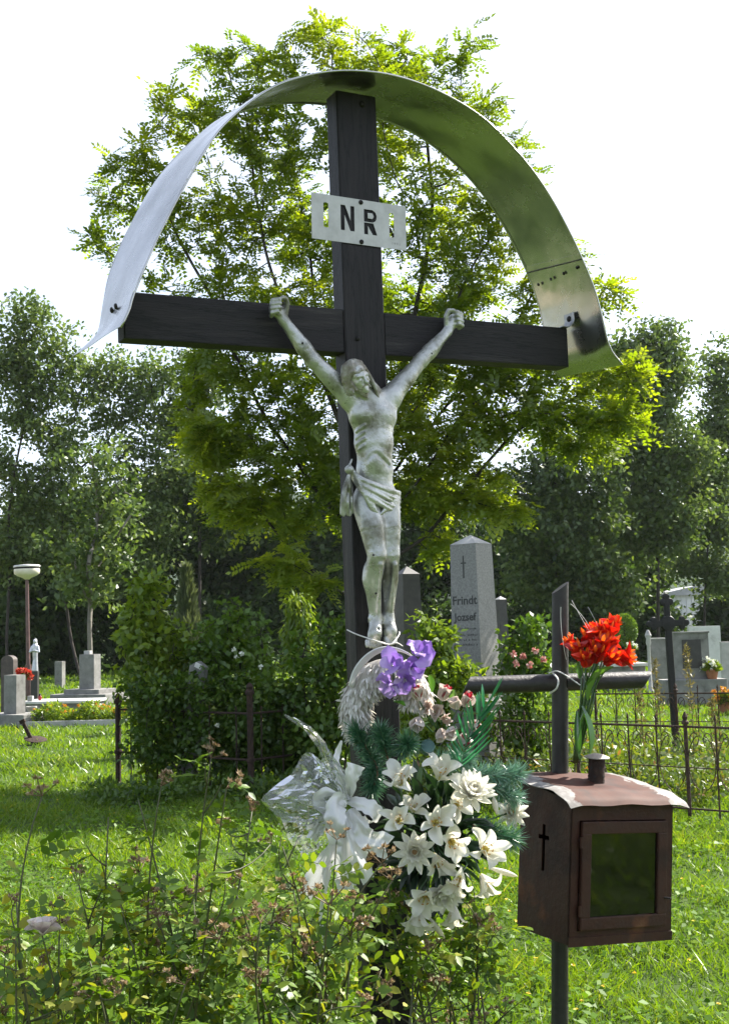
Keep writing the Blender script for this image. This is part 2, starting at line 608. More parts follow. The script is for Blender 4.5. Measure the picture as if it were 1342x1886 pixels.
spl([(-W2/2, -H2/2), (W2/2, -H2/2), (W2/2, H2/2), (-W2/2, H2/2)])
lh, lw = .086, .047
def I_(x, y, w=.0155): spl([(x - w/2, y - lh/2 + .003), (x, y - lh/2), (x + w/2, y - lh/2 + .003), (x + w/2, y + lh/2 - .003), (x, y + lh/2), (x - w/2, y + lh/2 - .003)])
I_(-.124, .008, .018); I_(.121, .004, .018)
def N_(x, y):
    w, t = lw * 1.08, .0145
    a, b_, lo_, hi_ = x - w/2, x + w/2, y - lh/2, y + lh/2
    spl([(a, lo_), (a + t, lo_), (a + t, hi_ - .034), (b_ - t - .001, lo_), (b_, lo_), (b_, hi_), (b_ - t, hi_), (b_ - t, lo_ + .036), (a + t + .002, hi_), (a, hi_)])
N_(-.045, .0075)
def R_(x, y):
    w, t = lw * 1.02, .0145
    a, b_, lo_, hi_ = x - w/2, x + w/2, y - lh/2, y + lh/2
    m_ = y + .002
    # stencil R: upper bowl and lower leg parted by a narrow bridge of metal
    arc = [(b_ - .014 + .014 * math.cos(q), y + .021 + .0195 * math.sin(q)) for q in np.linspace(-1.45, 1.45, 9)]
    spl([(a, m_ - .002), (a, hi_), (b_ - .014, hi_)] + arc[::-1] + [(b_ - .014, m_ - .002)])
    spl([(a + t, m_ + .0105), (a + t, hi_ - .0115), (b_ - .016, hi_ - .0115), (b_ - .0105, y + .021), (b_ - .016, m_ + .0105)])
    spl([(a, lo_), (a + t, lo_), (a + t, m_ - .016), (b_ - t - .001, lo_), (b_ + .001, lo_), (b_ - .013, m_ - .005), (a, m_ - .005)])
R_(.040, .004)
tmp = bpy.data.objects.new('plate', sheet); COL.objects.link(tmp)
bpy.context.view_layer.update()
pme = bpy.data.meshes.new_from_object(tmp.evaluated_get(bpy.context.evaluated_depsgraph_get()))
bpy.data.objects.remove(tmp)
pme.materials.clear(); pme.materials.append(PLATE)
plate = inst('letter_plate', pme, cross, (c0[0], -.0045, c0[2]), (R(90), R(1.2), 0))
tag(plate, 'grey metal plate with the cut-out letters I N R I')
for z in (.068, -.068): bolt(plate, (.005, z, .0005), (0, 0, 0), .9)
tc = bpy.data.curves.new('year', 'FONT'); tc.body = '1 9 9 1'; tc.size = .012; tc.extrude = .0002; tc.align_x = 'CENTER'
tmp = bpy.data.objects.new('year', tc); COL.objects.link(tmp); bpy.context.view_layer.update()
yme = bpy.data.meshes.new_from_object(tmp.evaluated_get(bpy.context.evaluated_depsgraph_get())); bpy.data.objects.remove(tmp)
yme.materials.clear(); yme.materials.append(surf('engraving', [(.4, (.22, .21, .2)), (.6, (.27, .26, .25))], 20, .6))
inst('engraved_year', yme, plate, (.136, -.063, .0011))

# ------------------------------------------------------------------ the cast figure
STAT = surf('weathered_cast', [(.28, (.10, .095, .065)), (.40, (.24, .24, .20)), (.52, (.44, .445, .42)), (.75, (.62, .625, .61))], 11, .34, .62, bump=.3, bscale=70, detail=8, rvar=.12, spec=.5)
B = SDF(.0028)
k_ = .014
# torso
nd = np.array
B.ell(S(686, 766, .062), (.085, .052, .070), k=.03)
B.ell(S(667, 762, .088), (.038, .022, .030), k=.02)
B.ell(S(704, 764, .086), (.036, .022, .030), k=.02)
B.ell(S(688, 815, .068), (.068, .048, .072), k=.03)
B.ell(S(690, 866, .064), (.064, .045, .066), k=.03)
B.ell(S(692, 912, .060), (.072, .047, .055), k=.03)
B.ell(S(691, 846, .098), (.030, .016, .035), k=.018)
# ribs, belly line
for i in range(5):
    for sx, q in ((-1, 655), (1, 722)):
        y = 786 + i * 12
        B.cap(S(q, y + 9, .078), S(q - sx * -16 * sx * sx if False else q + (-sx) * 17, y - 3, .107), .0012, .0008, .012)
B.cap(S(691, 860, .120), S(691, 905, .112), .004, .004, .012, sub=True)
B.ell(S(691, 888, .112), (.006, .008, .008), k=.008, sub=True)
for sx in (-1, 1): B.cap(S(691 + sx * 4, 836, .117), S(691 + sx * 26, 858, .10), .003, .003, .012, sub=True)
# arms: his right (viewer's left) then his left
def arm(sh, el, wr, hd, b, sgn):
    sh, el, wr = S(*sh, b[0]), S(*el, b[1]), S(*wr, b[2])
    um = sh * .52 + el * .48
    B.chain([sh, um, el], [.035, .030, .0235], .03)
    fm = el * .68 + wr * .32
    B.chain([el, fm, wr], [.024, .0265, .0155], .012)
    ax = unit(wr - el)
    side = unit(np.cross(ax, [0, 1, 0]))
    # biceps, forearm muscle, tendons
    B.ell(um + np.array([0, -.010, 0]), (.017, .014, .042), np.stack([side, np.cross(ax, side), ax], 1), .016)
    B.ell(fm + side * .010 * sgn + np.array([0, -.006, 0]), (.012, .012, .038), np.stack([side, np.cross(ax, side), ax], 1), .012)
    B.cap(wr + side * .004 + nd([0, -.010, 0]), fm + nd([0, -.020, 0]), .004, .003, .009)
    B.cap(wr - side * .006 + nd([0, -.010, 0]), fm - side * .006 + nd([0, -.020, 0]), .004, .003, .009)
    return wr, ax, side


def hand(wr, c, up, lat, cn):
    """fist: wr wrist, c palm centre, up along the fingers' knuckle row, lat = across towards the thumb"""
    B.cap(wr, c, .0150, .0185, .012)
    f = np.array([0, -1.0, 0])
    M = np.stack([lat, f, up], 1)
    B.ell(c, (.021, .013, .024), M, .010)
    # four curled fingers, of unequal length, stacked from the little finger to the index
    for i, (t, ln, r) in enumerate(((-.022, .022, .0066), (-.008, .026, .0074), (.006, .027, .0078), (.019, .025, .0074))):
        kn = c - lat * (.016 - .004 * i) * 1.0 + up * (.018 + .002 * i) * 0 + up * t * .95 - lat * .006 + f * .004
        k1 = kn + f * .017 - lat * .004 + up * .006
        k2 = k1 + f * .007 + lat * ln * .85
        k3 = k2 - f * .012 + lat * .004 - up * .002
        B.chain([kn, k1, k2, k3], [r * 1.1, r, r * .95, r * .8], .004)
    # thumb
    t0 = wr * .45 + c * .55 + lat * .018 + f * .004
    t1 = t0 + lat * .010 + up * .024 + f * .006
    t2 = t1 - lat * .003 + up * .020 + f * .006
    t3 = t2 - lat * .014 + up * .004 + f * .006
    B.chain([t0, t1, t2, t3], [.0105, .0088, .0078, .0066], .006)


w1, a1, s1 = arm((640, 728), (577, 664), (523, 591), None, (.062, .050, .030), 1)
hand(w1, S(508, 569, .030), unit(nd([-.18, 0, 1])), unit(nd([1, 0, .18])), 0)
w2, a2, s2 = arm((722, 728), (775, 664), (823, 611), None, (.060, .046, .030), -1)
hand(w2, S(835, 591, .028), unit(nd([.22, 0, 1])), unit(nd([-1, 0, .22])), 0)
# shoulders into chest and neck
B.cap(S(648, 738, .06), S(676, 735, .06), .030, .030, .03)
B.cap(S(716, 738, .058), S(690, 735, .06), .030, .030, .03)
B.cap(S(684, 738, .068), S(664, 708, .085), .027, .025, .02)
B.cap(S(668, 724, .108), S(684, 746, .085), .005, .004, .012)
# head
hc = S(656, 696, .108)
hu = unit(nd([-.30, -.22, .93]))
hf = nd([.30, -.92, -.25]); hf = unit(hf - hu * (hf @ hu))
hs = np.cross(hu, hf); hs = unit(hs)            # towards the viewer's right-hand side
if hs[0] < 0: hs = -hs
HM = np.stack([hs, hf, hu], 1)
def H(x, y, z): return hc + hs * x + hf * y + hu * z
_h0 = len(B.ops)
B.ell(H(0, -.006, .014), (.038, .047, .046), HM, .010)
B.ell(H(0, .010, -.020), (.031, .034, .040), HM, .012)
B.cap(H(-.020, .036, .008), H(.020, .036, .008), .0075, .0075, .010)                 # brow
B.cap(H(0, .042, .004), H(0, .054, -.018), .0050, .0070, .006)                       # nose
B.ell(H(-.015, .044, -.003), (.008, .008, .006), HM, .006, sub=True)                 # eye hollows
B.ell(H(.015, .044, -.003), (.008, .008, .006), HM, .006, sub=True)
B.ell(H(-.015, .0385, -.004), (.0065, .005, .0045), HM, .003)                        # lids
B.ell(H(.015, .0385, -.004), (.0065, .005, .0045), HM, .003)
B.cap(H(-.022, .030, -.014), H(-.016, .030, -.024), .009, .008, .012)                # cheeks
B.cap(H(.022, .030, -.014), H(.016, .030, -.024), .009, .008, .012)
B.cap(H(-.010, .042, -.0285), H(.010, .042, -.0285), .0042, .0042, .004)             # lips
B.cap(H(-.010, .040, -.0365), H(.010, .040, -.0365), .0045, .0045, .004)
B.cap(H(-.011, .046, -.0325), H(.011, .046, -.0325), .002, .002, .003, sub=True)
B.ell(H(0, .036, -.048), (.012, .012, .012), HM, .008)                               # chin
for x in (-.038, .038): B.ell(H(x, -.002, -.006), (.006, .011, .016), HM, .004)      # ears
def shrink(ops, i0, f):
    for i in range(i0, len(ops)):
        o = list(ops[i]); o[1] = hc + (o[1] - hc) * f
        if o[0] == 'c': o[2] = hc + (o[2] - hc) * f; o[3] *= f; o[4] *= f
        elif o[0] == 'e': o[2] = o[2] * f
        else: o[3] = o[3] * f
        ops[i] = tuple(o)


shrink(B.ops, _h0, .88)
# legs
def leg(hip, knee, calf, ank, bs, rs):
    hp, kn, cf, an = [S(*q, b) for q, b in zip((hip, knee, calf, ank), bs)]
    th = hp * .55 + kn * .45 + nd([0, -.008, 0])
    B.chain([hp, th, kn, cf, an], [rs[0], rs[1], rs[2], rs[3], rs[4]], .024)
    B.ell(kn + nd([0, -.010, .004]), (rs[2] * .72, .013, .024), k=.016)
    B.cap(kn + nd([0, -.022, -.03]), an + nd([0, -.010, .01]), .007, .006, .016)      # shin
    B.ell(cf + nd([-.003, .010, .015]), (rs[3] * .8, rs[3] * .7, .05), k=.02)
    return kn, an


k1_, an1 = leg((674, 930), (694, 1024), (686, 1068), (691, 1138), (.062, .112, .075, .050), (.046, .041, .0305, .0285, .0185))
k2_, an2 = leg((712, 930), (720, 1024), (719, 1066), (714, 1138), (.058, .088, .056, .044), (.043, .036, .0265, .025, .0155))


def foot(an, toe, bs, w, spread):
    tp = S(*toe, bs)
    mid = an * .45 + tp * .55 + nd([0, -.008, 0])
    B.ell(an + nd([0, .016, -.006]), (.017, .022, .020), k=.014)
    B.cap(an + nd([0, -.002, -.004]), mid, .019, .022, .016)
    B.ell(mid * .5 + tp * .5, (w * .92, .014, .022), k=.014)
    for i in range(5):
        t = (i - 2) / 2
        a = tp + nd([t * w * .85, 0, .010]); b_ = tp + nd([t * w * (.95 + spread), -.006, -.012 + abs(t - spread * 3) * .006])
        B.cap(a, b_, .0068, .0058 + .002 * (i == (4 if spread > 0 else 0)), .0035)
    return tp


t1_ = foot(an1, (686, 1186), .074, .023, .05)
t2_ = foot(an2, (718, 1180), .066, .018, -.05)
B.cap(an1 + nd([-.018, -.004, 0]), an1 + nd([.018, -.004, 0]), .007, .007, .01)       # ankle bones
B.ell((an1 + t1_) / 2 + nd([.004, -.028, .006]), (.005, .012, .005), k=.003, sub=True)  # nail hole in the foot

figure = thing('statue', 'weathered silver-grey cast figure of a crucified man in a loincloth', 'statue', cross_world(S(690, 1190, 0)), rot=CROT)
fo = -S(690, 1190, 0)
inst('body', B.mesh('body', STAT), figure, fo)

# hair and beard
Hh = SDF(.0025)
rs_ = np.random.default_rng(3)
Hh.ell(H(0, -.012, .022), (.0425, .048, .044), HM, .01)
for i in range(26):
    a = i / 26 * 2 * math.pi
    # strands from the crown outwards and down
    side = math.sin(a); fr = math.cos(a)
    if fr > .75: continue
    p = [H(.010 * side, -.004 + .010 * fr, .064), H(.034 * side, -.008 + .030 * fr, .050), H(.046 * side, -.010 + .034 * fr, .020)]
    L = .06 + .02 * rs_.random()
    for j in range(3):
        p.append(H((.047 + .006 * math.sin(i * 2.1 + j * 2.5)) * side, -.012 + .030 * fr + .012 * j * .4 + .005 * math.sin(j * 2 + i), .020 - L * (j + 1) / 3))
    Hh.chain(p, [.006, .0085, .0085, .0075, .007, .004], .003)
for i in range(9):       # long locks on the viewer's right, falling to the shoulder
    t = i / 8
    p = [H(.030 + .010 * t, .020 - .03 * t, .034), H(.046, .016 - .03 * t, .004), S(690 + 8 * t + rs_.random() * 4, 712 + 4 * t, .112 - .03 * t), S(700 + 9 * t, 730 + 6 * rs_.random(), .102 - .03 * t), S(703 + 4 * math.sin(i * 2), 742 + 5 * rs_.random(), .098 - .02 * t)]
    Hh.chain(catmull(p, 3), np.interp(np.linspace(0, 1, 13), [0, .3, 1], [.007, .008, .0045]), .003)
for i in range(7):       # fringe twisted like a wreath of thorns
    t = i / 6 - .5
    Hh.cap(H(.075 * t, .036 - .10 * t * t, .026 + .006 * math.sin(i * 3)), H(.075 * (t + .17), .036 - .10 * (t + .17) ** 2, .026 + .006 * math.sin(i * 3 + 2)), .0065, .0065, .003)
for i in range(11):      # beard
    t = i / 10 - .5
    Hh.cap(H(.050 * t, .034 - .06 * t * t, -.040 + .05 * t * t), H(.028 * t, .036 - .02 * abs(t), -.066 - .008 * math.cos(t * 5)), .0068, .0035, .003)
Hh.cap(H(-.003, .047, -.0235), H(-.016, .042, -.034), .0036, .003, .002)
Hh.cap(H(.003, .047, -.0235), H(.016, .042, -.034), .0036, .003, .002)
shrink(Hh.ops, 0, .87)
inst('hair', Hh.mesh('hair', surf('weathered_hair', [(.3, (.13, .10, .075)), (.5, (.25, .23, .19)), (.7, (.50, .50, .47))], 22, .45, .2, bump=.3, bscale=90, detail=7)), figure, fo)

# loincloth
Lc = SDF(.0026)
def fold(pts, r, k=.0025): Lc.chain(catmull(pts, 4), np.interp(np.linspace(0, 1, 4 * (len(pts) - 1) + 1), np.linspace(0, 1, len(r)), r), k)
Lc.ell(S(692, 916, .058), (.074, .048, .034), k=.02)
for i, t in enumerate((0, .12, .34, .52, .78, 1.0)):
    fold([S(648, 866 + 12 * t, .078 - .02 * t), S(668, 882 + 24 * t, .112), S(698, 893 + 34 * t, .118), S(722, 904 + 36 * t, .100), S(735, 907 + 36 * t, .070)], [.005, .0062 + .002 * (i % 2), .0050 + .003 * (i % 2), .0050 + .003 * ((i + 1) % 2), .006], .004)
for i in range(6):
    t = i / 5
    fold([S(658 + 14 * t, 880 + 8 * t, .105), S(671 + 12 * t, 912 + 6 * t, .117), S(684 + 9 * t, 938 + 4 * t, .116), S(696 + 4 * t, 954 - 6 * t, .108)], [.004, .0056, .005, .003], .0025)
for i in range(5):
    t = i / 4
    fold([S(734, 910 + 8 * t, .07), S(722, 925 + 8 * t, .098), S(708 - 3 * t, 938 + 5 * t, .112), S(700 - 2 * t, 950, .11)], [.005, .0055, .005, .003], .0025)
Lc.ell(S(690, 925, .093), (.033, .016, .033), k=.01)
Lc.ell(S(643, 865, .080), (.0150, .016, .0145), k=.006)            # knot
Lc.cap(S(643, 858, .08), S(648, 846, .075), .004, .003, .004)
for i in range(6):                                                 # hanging end
    t = i / 5
    fold([S(641 + 3 * t, 876, .078), S(634 + 12 * t, 900 + 2 * math.sin(i), .072 + .008 * math.sin(i * 2)), S(630 + 17 * t, 925, .072 + .008 * math.sin(i * 2.6)), S(629 + 19 * t, 946 + 3 * math.sin(i * 2.2), .068)], [.004, .0068, .0068, .006], .003)
inst('loincloth', Lc.mesh('loincloth', STAT), figure, fo)
# screw heads in the casting
for q, b_ in (((557, 632), .070), ((794, 651), .066), ((687, 1022), .150), ((692, 1093), .103)):
    inst('screw', bolt_me, figure, S(*q, b_) + fo, (R(90), 0, 0), .42)

# wire tied round the ankles and the post
WIRE = surf('white_wire', [(.4, (.55, .53, .5)), (.6, (.7, .68, .66))], 30, .5)
pts = [S(639, 1160, -.06), S(656, 1168, .004), S(685, 1178, .098), S(716, 1187, .106), S(727, 1180, .09), S(735, 1168, .02), S(735, 1164, -.05)]
w_ = MB().tube(catmull(pts, 5), .0022, 6).tube(catmull([S(701, 1182, .104), S(716, 1187, .106), S(730, 1184, .11), S(741, 1190, .10)], 5), .0018, 5)
tie = w_.build('wire', WIRE, None, smooth=True, loc=CO, rot=CROT)
tag(tie, 'thin white wire tied round the feet of the statue', 'wire')
# ------------------------------------------------------------------ ground
GR = surf('soil_turf', [(.3, (.030, .045, .012)), (.5, (.05, .08, .02)), (.7, (.075, .11, .03))], 1.3, .95, bump=.5, bscale=14, detail=8, spec=.1)
gm = MB().grid(np.stack(np.meshgrid(np.linspace(-600, 600, 41), np.linspace(-300, 1200, 41), indexing='ij') + [np.zeros((41, 41))], -1))
tag(gm.build('ground', GR), kind='structure')
# ------------------------------------------------------------------ foliage tools
LEAF4 = (np.array([[0, 0, 0], [.42, -.5, .10], [1, 0, -.06], [.42, .5, .10]]), np.array([[0, 1, 2, 3]]))
LEAF6 = (np.array([[0, 0, 0], [.3, -.42, .07], [.68, -.36, .05], [1, 0, -.10], [.68, .36, .05], [.3, .42, .07], [.5, 0, -.02]]),
         np.array([[0, 1, 6, 5], [1, 2, 3, 6], [6, 3, 4, 5]]))


def leaves(P, D, N, L, W, tpl=LEAF4, rnd=None):
    """many leaves: base P, length axis D, normal N, size L x W"""
    P = np.asarray(P, float); D = unit(D); N = np.asarray(N, float)
    Sd = unit(np.cross(N, D)); N = np.cross(D, Sd)
    L = np.broadcast_to(L, (len(P),)); W = np.broadcast_to(W, (len(P),))
    T, F = tpl
    k = len(T)
    V = P[:, None] + D[:, None] * (T[None, :, 0:1] * L[:, None, None]) + Sd[:, None] * (T[None, :, 1:2] * W[:, None, None]) + N[:, None] * (T[None, :, 2:3] * W[:, None, None])
    FF = (F[None] + (np.arange(len(P)) * k)[:, None, None]).reshape(-1, F.shape[1])
    if rnd is None: rnd = rng.random(len(P))
    return V.reshape(-1, 3), FF, np.repeat(rnd, k)


def join(parts):
    Vs, Fs, Rs, n = [], [], [], 0
    for V, F, r in parts:
        Vs.append(V); Fs.append(F + n); Rs.append(r); n += len(V)
    return np.concatenate(Vs), np.concatenate(Fs), np.concatenate(Rs)


def rdir(n, g=rng):
    return unit(g.normal(size=(n, 3)))


def grow(attr, trunk, step, di, dk, iters=120, g=rng, par0=None):
    """space colonisation: trunk polyline, attraction points -> nodes, parents"""
    nodes = [np.asarray(p, float) for p in trunk]
    par = list(par0) if par0 else [-1] + list(range(len(trunk) - 1))
    A = np.asarray(attr, float).copy()
    X = np.array(nodes)
    near = np.full(len(A), 1e9); who = np.zeros(len(A), int)
    start = 0
    for it in range(iters):
        new = X[start:]
        if len(new) == 0 or len(A) == 0: break
        d = np.linalg.norm(A[:, None] - new[None], axis=2)
        j = d.argmin(1); dm = d[np.arange(len(A)), j]
        u = dm < near
        near[u] = dm[u]; who[u] = j[u] + start
        keep = near > dk
        A, near, who = A[keep], near[keep], who[keep]
        act = near < (di if it > 0 else 1e9)
        if not act.any():
            act = near <= near.min() * 1.2 if len(near) else act
            if not act.any(): break
        w = who[act]; dirs = unit(A[act] - X[w])
        acc = np.zeros((len(X), 3)); np.add.at(acc, w, dirs)
        ids = np.unique(w)
        nd_ = unit(acc[ids] + g.normal(size=(len(ids), 3)) * .12)
        NP = X[ids] + nd_ * step
        # reject duplicates
        ok = np.array([np.min(np.linalg.norm(X - q, axis=1)) > step * .35 for q in NP])
        ids, NP = ids[ok], NP[ok]
        start = len(X)
        if len(NP) == 0: break
        X = np.vstack([X, NP]); par += ids.tolist()
    return X, np.array(par)


def limb_mesh(X, par, rtip, expo=2.3, sides=5, rmax=None, rscale=1.0):
    n = len(X)
    acc = np.zeros(n)
    kids = np.zeros(n, int)
    for i in range(n - 1, 0, -1):
        if kids[i] == 0: acc[i] = rtip ** expo
        acc[par[i]] += acc[i]; kids[par[i]] += 1
    r = np.maximum(acc, rtip ** expo) ** (1 / expo) * rscale
    if rmax: r = np.minimum(r, rmax)
    idx = np.arange(1, n); p = par[idx]
    a, b = X[p], X[idx]
    T = unit(b - a)
    up = np.where(np.abs(T[:, 2:3]) < .9, np.array([[0, 0, 1.0]]), np.array([[1.0, 0, 0]]))
    N = unit(np.cross(T, up)); Bn = np.cross(T, N)
    an = np.linspace(0, 2 * math.pi, sides, endpoint=False)
    c, s_ = np.cos(an)[None, :, None], np.sin(an)[None, :, None]
    ring = c * N[:, None] + s_ * Bn[:, None]
    # keep parent's radius only along the main stem, side shoots start thinner
    ra = np.minimum(r[p], r[idx] * 1.35)
    V = np.concatenate([a[:, None] + ring * ra[:, None, None], b[:, None] + ring * r[idx][:, None, None]], 1).reshape(-1, 3)
    base = (np.arange(len(idx)) * 2 * sides)[:, None]
    j = np.arange(sides); k = (j + 1) % sides
    F = np.stack([base + j, base + k, base + sides + k, base + sides + j], -1).reshape(-1, 4)
    return V, F, r, kids


def lobe_points(lobes, Y, n, dscale=1.0, shell=.0, g=rng):
    """lobes (px, py, rx, ry[, depth offset m]) on the picture at depth Y -> n points through their volumes"""
    L = np.array([(*l, 0)[:5] for l in lobes], float)
    w = (L[:, 2] * L[:, 3]); w = w / w.sum()
    out = []
    for l, k in zip(L, g.multinomial(n, w)):
        d = rdir(k, g)
        q = g.random(k) ** (1 / 3)
        q = shell + (1 - shell) * q
        m_ = mpp(Y)
        rx, ry = l[2] * m_, l[3] * m_
        c = at(l[0], l[1], Y + l[4])
        out.append(c + d * q[:, None] * np.array([rx, (rx + ry) / 2 * dscale, ry]))
    return np.concatenate(out)


BARK = surf('bark', [(.3, (.045, .035, .028)), (.6, (.09, .075, .06)), (.8, (.14, .12, .10))], 6, .9, bump=.6, bscale=30, stretch=(3, 3, .6))
BARKD = surf('bark_dark', [(.3, (.022, .018, .014)), (.7, (.055, .045, .036))], 6, .9, bump=.6, bscale=30, stretch=(3, 3, .6))
BARKG = surf('bark_grey', [(.3, (.12, .11, .09)), (.6, (.22, .20, .17)), (.8, (.30, .28, .24))], 5, .85, bump=.5, bscale=30, stretch=(3, 3, .6))
LM_LOC = leafmat('locust_leaf', [(0, (.085, .145, .008)), (.5, (.150, .222, .010)), (1, (.235, .29, .018))], .58, (1.5, 1.42, .38), .04)
LM_BG = leafmat('far_leaf', [(0, (.030, .065, .012)), (.5, (.065, .112, .020)), (1, (.12, .175, .032))], .45, (1.2, 1.15, .6), .03)
LM_BGP = leafmat('pale_leaf', [(0, (.050, .098, .020)), (.5, (.100, .160, .034)), (1, (.17, .235, .05))], .45, (1.15, 1.1, .65), .03)
LM_DK = leafmat('dark_leaf', [(0, (.024, .053, .011)), (.5, (.046, .088, .017)), (1, (.085, .135, .026))], .40, (1.1, 1.1, .6), .02)
LM_IV = leafmat('ivy_leaf', [(0, (.034, .078, .009)), (.5, (.062, .125, .013)), (1, (.13, .205, .02))], .40, (1.25, 1.2, .5), .03, .4)
LM_SH = leafmat('shrub_leaf', [(0, (.046, .105, .010)), (.5, (.085, .168, .015)), (1, (.155, .245, .022))], .42, (1.3, 1.2, .5), .035, .4)
LM_SHY = leafmat('shrub_leaf_yellow', [(0, (.080, .15, .010)), (.5, (.145, .23, .016)), (1, (.23, .30, .026))], .48, (1.3, 1.2, .5), .035, .4)
LM_TH = leafmat('thuja_leaf', [(0, (.060, .085, .045)), (.5, (.10, .13, .07)), (1, (.16, .19, .105))], .35, (1.2, 1.15, .6), .04)


# ------------------------------------------------------------------ the locust tree behind the cross
def locust():
    Y = 13.5
    g = np.random.default_rng(21)
    lobes = [(600, 75, 95, 45), (700, 105, 110, 55, .5), (500, 120, 80, 55), (850, 95, 50, 45), (395, 110, 50, 50), (790, 150, 80, 60),
             (340, 210, 80, 60), (250, 290, 75, 45, -.3), (470, 250, 130, 70), (680, 240, 130, 80), (880, 215, 80, 60), (955, 280, 45, 55),
             (205, 320, 45, 40), (180, 465, 50, 26), (225, 390, 50, 40), (330, 400, 90, 60), (450, 390, 120, 80), (600, 420, 130, 90, .8), (790, 400, 130, 90), (930, 380, 80, 70),
             (350, 515, 85, 45), (500, 545, 130, 70), (690, 560, 150, 80, .6), (870, 520, 120, 65), (1020, 480, 70, 55), (1105, 540, 50, 50, -.4),
             (430, 680, 120, 70), (620, 700, 150, 80), (830, 680, 160, 80), (1020, 640, 110, 65), (1130, 700, 65, 55, -.5), (1145, 790, 45, 45, -.5),
             (410, 790, 100, 70), (590, 820, 140, 80), (790, 800, 150, 80), (970, 770, 120, 65), (1075, 815, 70, 45),
             (470, 920, 110, 60), (640, 930, 110, 60), (830, 900, 120, 60), (940, 940, 50, 38, -.4),
             (530, 1030, 75, 50, -.3), (590, 1080, 40, 28, -.4), (790, 990, 60, 42)]
    A = lobe_points(lobes, Y, 2600, .85, g=g)
    A[:, 1] = Y + (A[:, 1] - Y) * 1.35
    b = gx(668, Y); b2 = gx(672, Y)
    trunk = [b + [0, 0, z] for z in np.linspace(-.1, 2.2, 9)]
    trunk = [t + np.array([.05 * math.sin(i * .9), .04 * math.cos(i), 0]) for i, t in enumerate(trunk)]
    X, par = grow(A, trunk, .17, 1.6, .27, 140, g)
    V, F, r, kids = limb_mesh(X, par, .0055, 2.25, 6)
    t = thing('locust_tree', 'tall feathery yellow-green locust tree rising behind the wooden cross', 'tree', b)
    inst('trunk', mesh_np('trunk', V - b, F, BARKD, True), t)
    # compound leaves on thin twigs
    thin = np.where(r[1:] < .016)[0] + 1
    n = 12500
    wz = np.interp(X[thin, 2], [2.0, 4.5, 6.5, 8.5], [1.9, 1.5, .95, .75])
    pick = g.choice(thin, n, p=wz / wz.sum())
    base = X[pick] + g.normal(size=(n, 3)) * .05
    tw = unit(X[pick] - X[par[pick]])
    d = unit(tw * .5 + g.normal(size=(n, 3)) * [.9, .9, .45] + [0, 0, -.18])
    L = g.uniform(.17, .30, n)
    up = unit(np.array([0, 0, 1.0]) + g.normal(size=(n, 3)) * .45)
    parts = []
    tone = np.clip(.5 + .22 * np.sin(base[:, 0] * 2.1 + base[:, 2] * 1.7) + g.normal(size=n) * .2, 0, 1)
    side = unit(np.cross(up, d)); up = np.cross(d, side)
    # leaflets
    np_ = 6
    Ps, Ds, Ns, Ls, Rs = [], [], [], [], []
    for i in range(np_ + 1):
        f = .16 + .84 * i / np_
        p = base + d * (L * f)[:, None] + np.array([0, 0, -1.0]) * (L * f * f * .22)[:, None]
        for sg in ((-1, 1) if i < np_ else (0,)):
            dd = unit(side * sg + d * (.55 if sg else 1.0) + g.normal(size=(n, 3)) * .14)
            Ps.append(p); Ds.append(dd); Ns.append(up + g.normal(size=(n, 3)) * .25); Ls.append(L * g.uniform(.22, .30, n)); Rs.append(np.clip(tone + g.normal(size=n) * .06, 0, 1))
    P, D, N, Lf, Rn = map(np.concatenate, (Ps, Ds, Ns, Ls, Rs))
    parts.append(leaves(P, D, N, Lf, Lf * .56, LEAF4, Rn))
    V, F, rn = join(parts)
    inst('crown', mesh_np('crown', V - b, F, LM_LOC, False, rn), t)
    return t


locust()


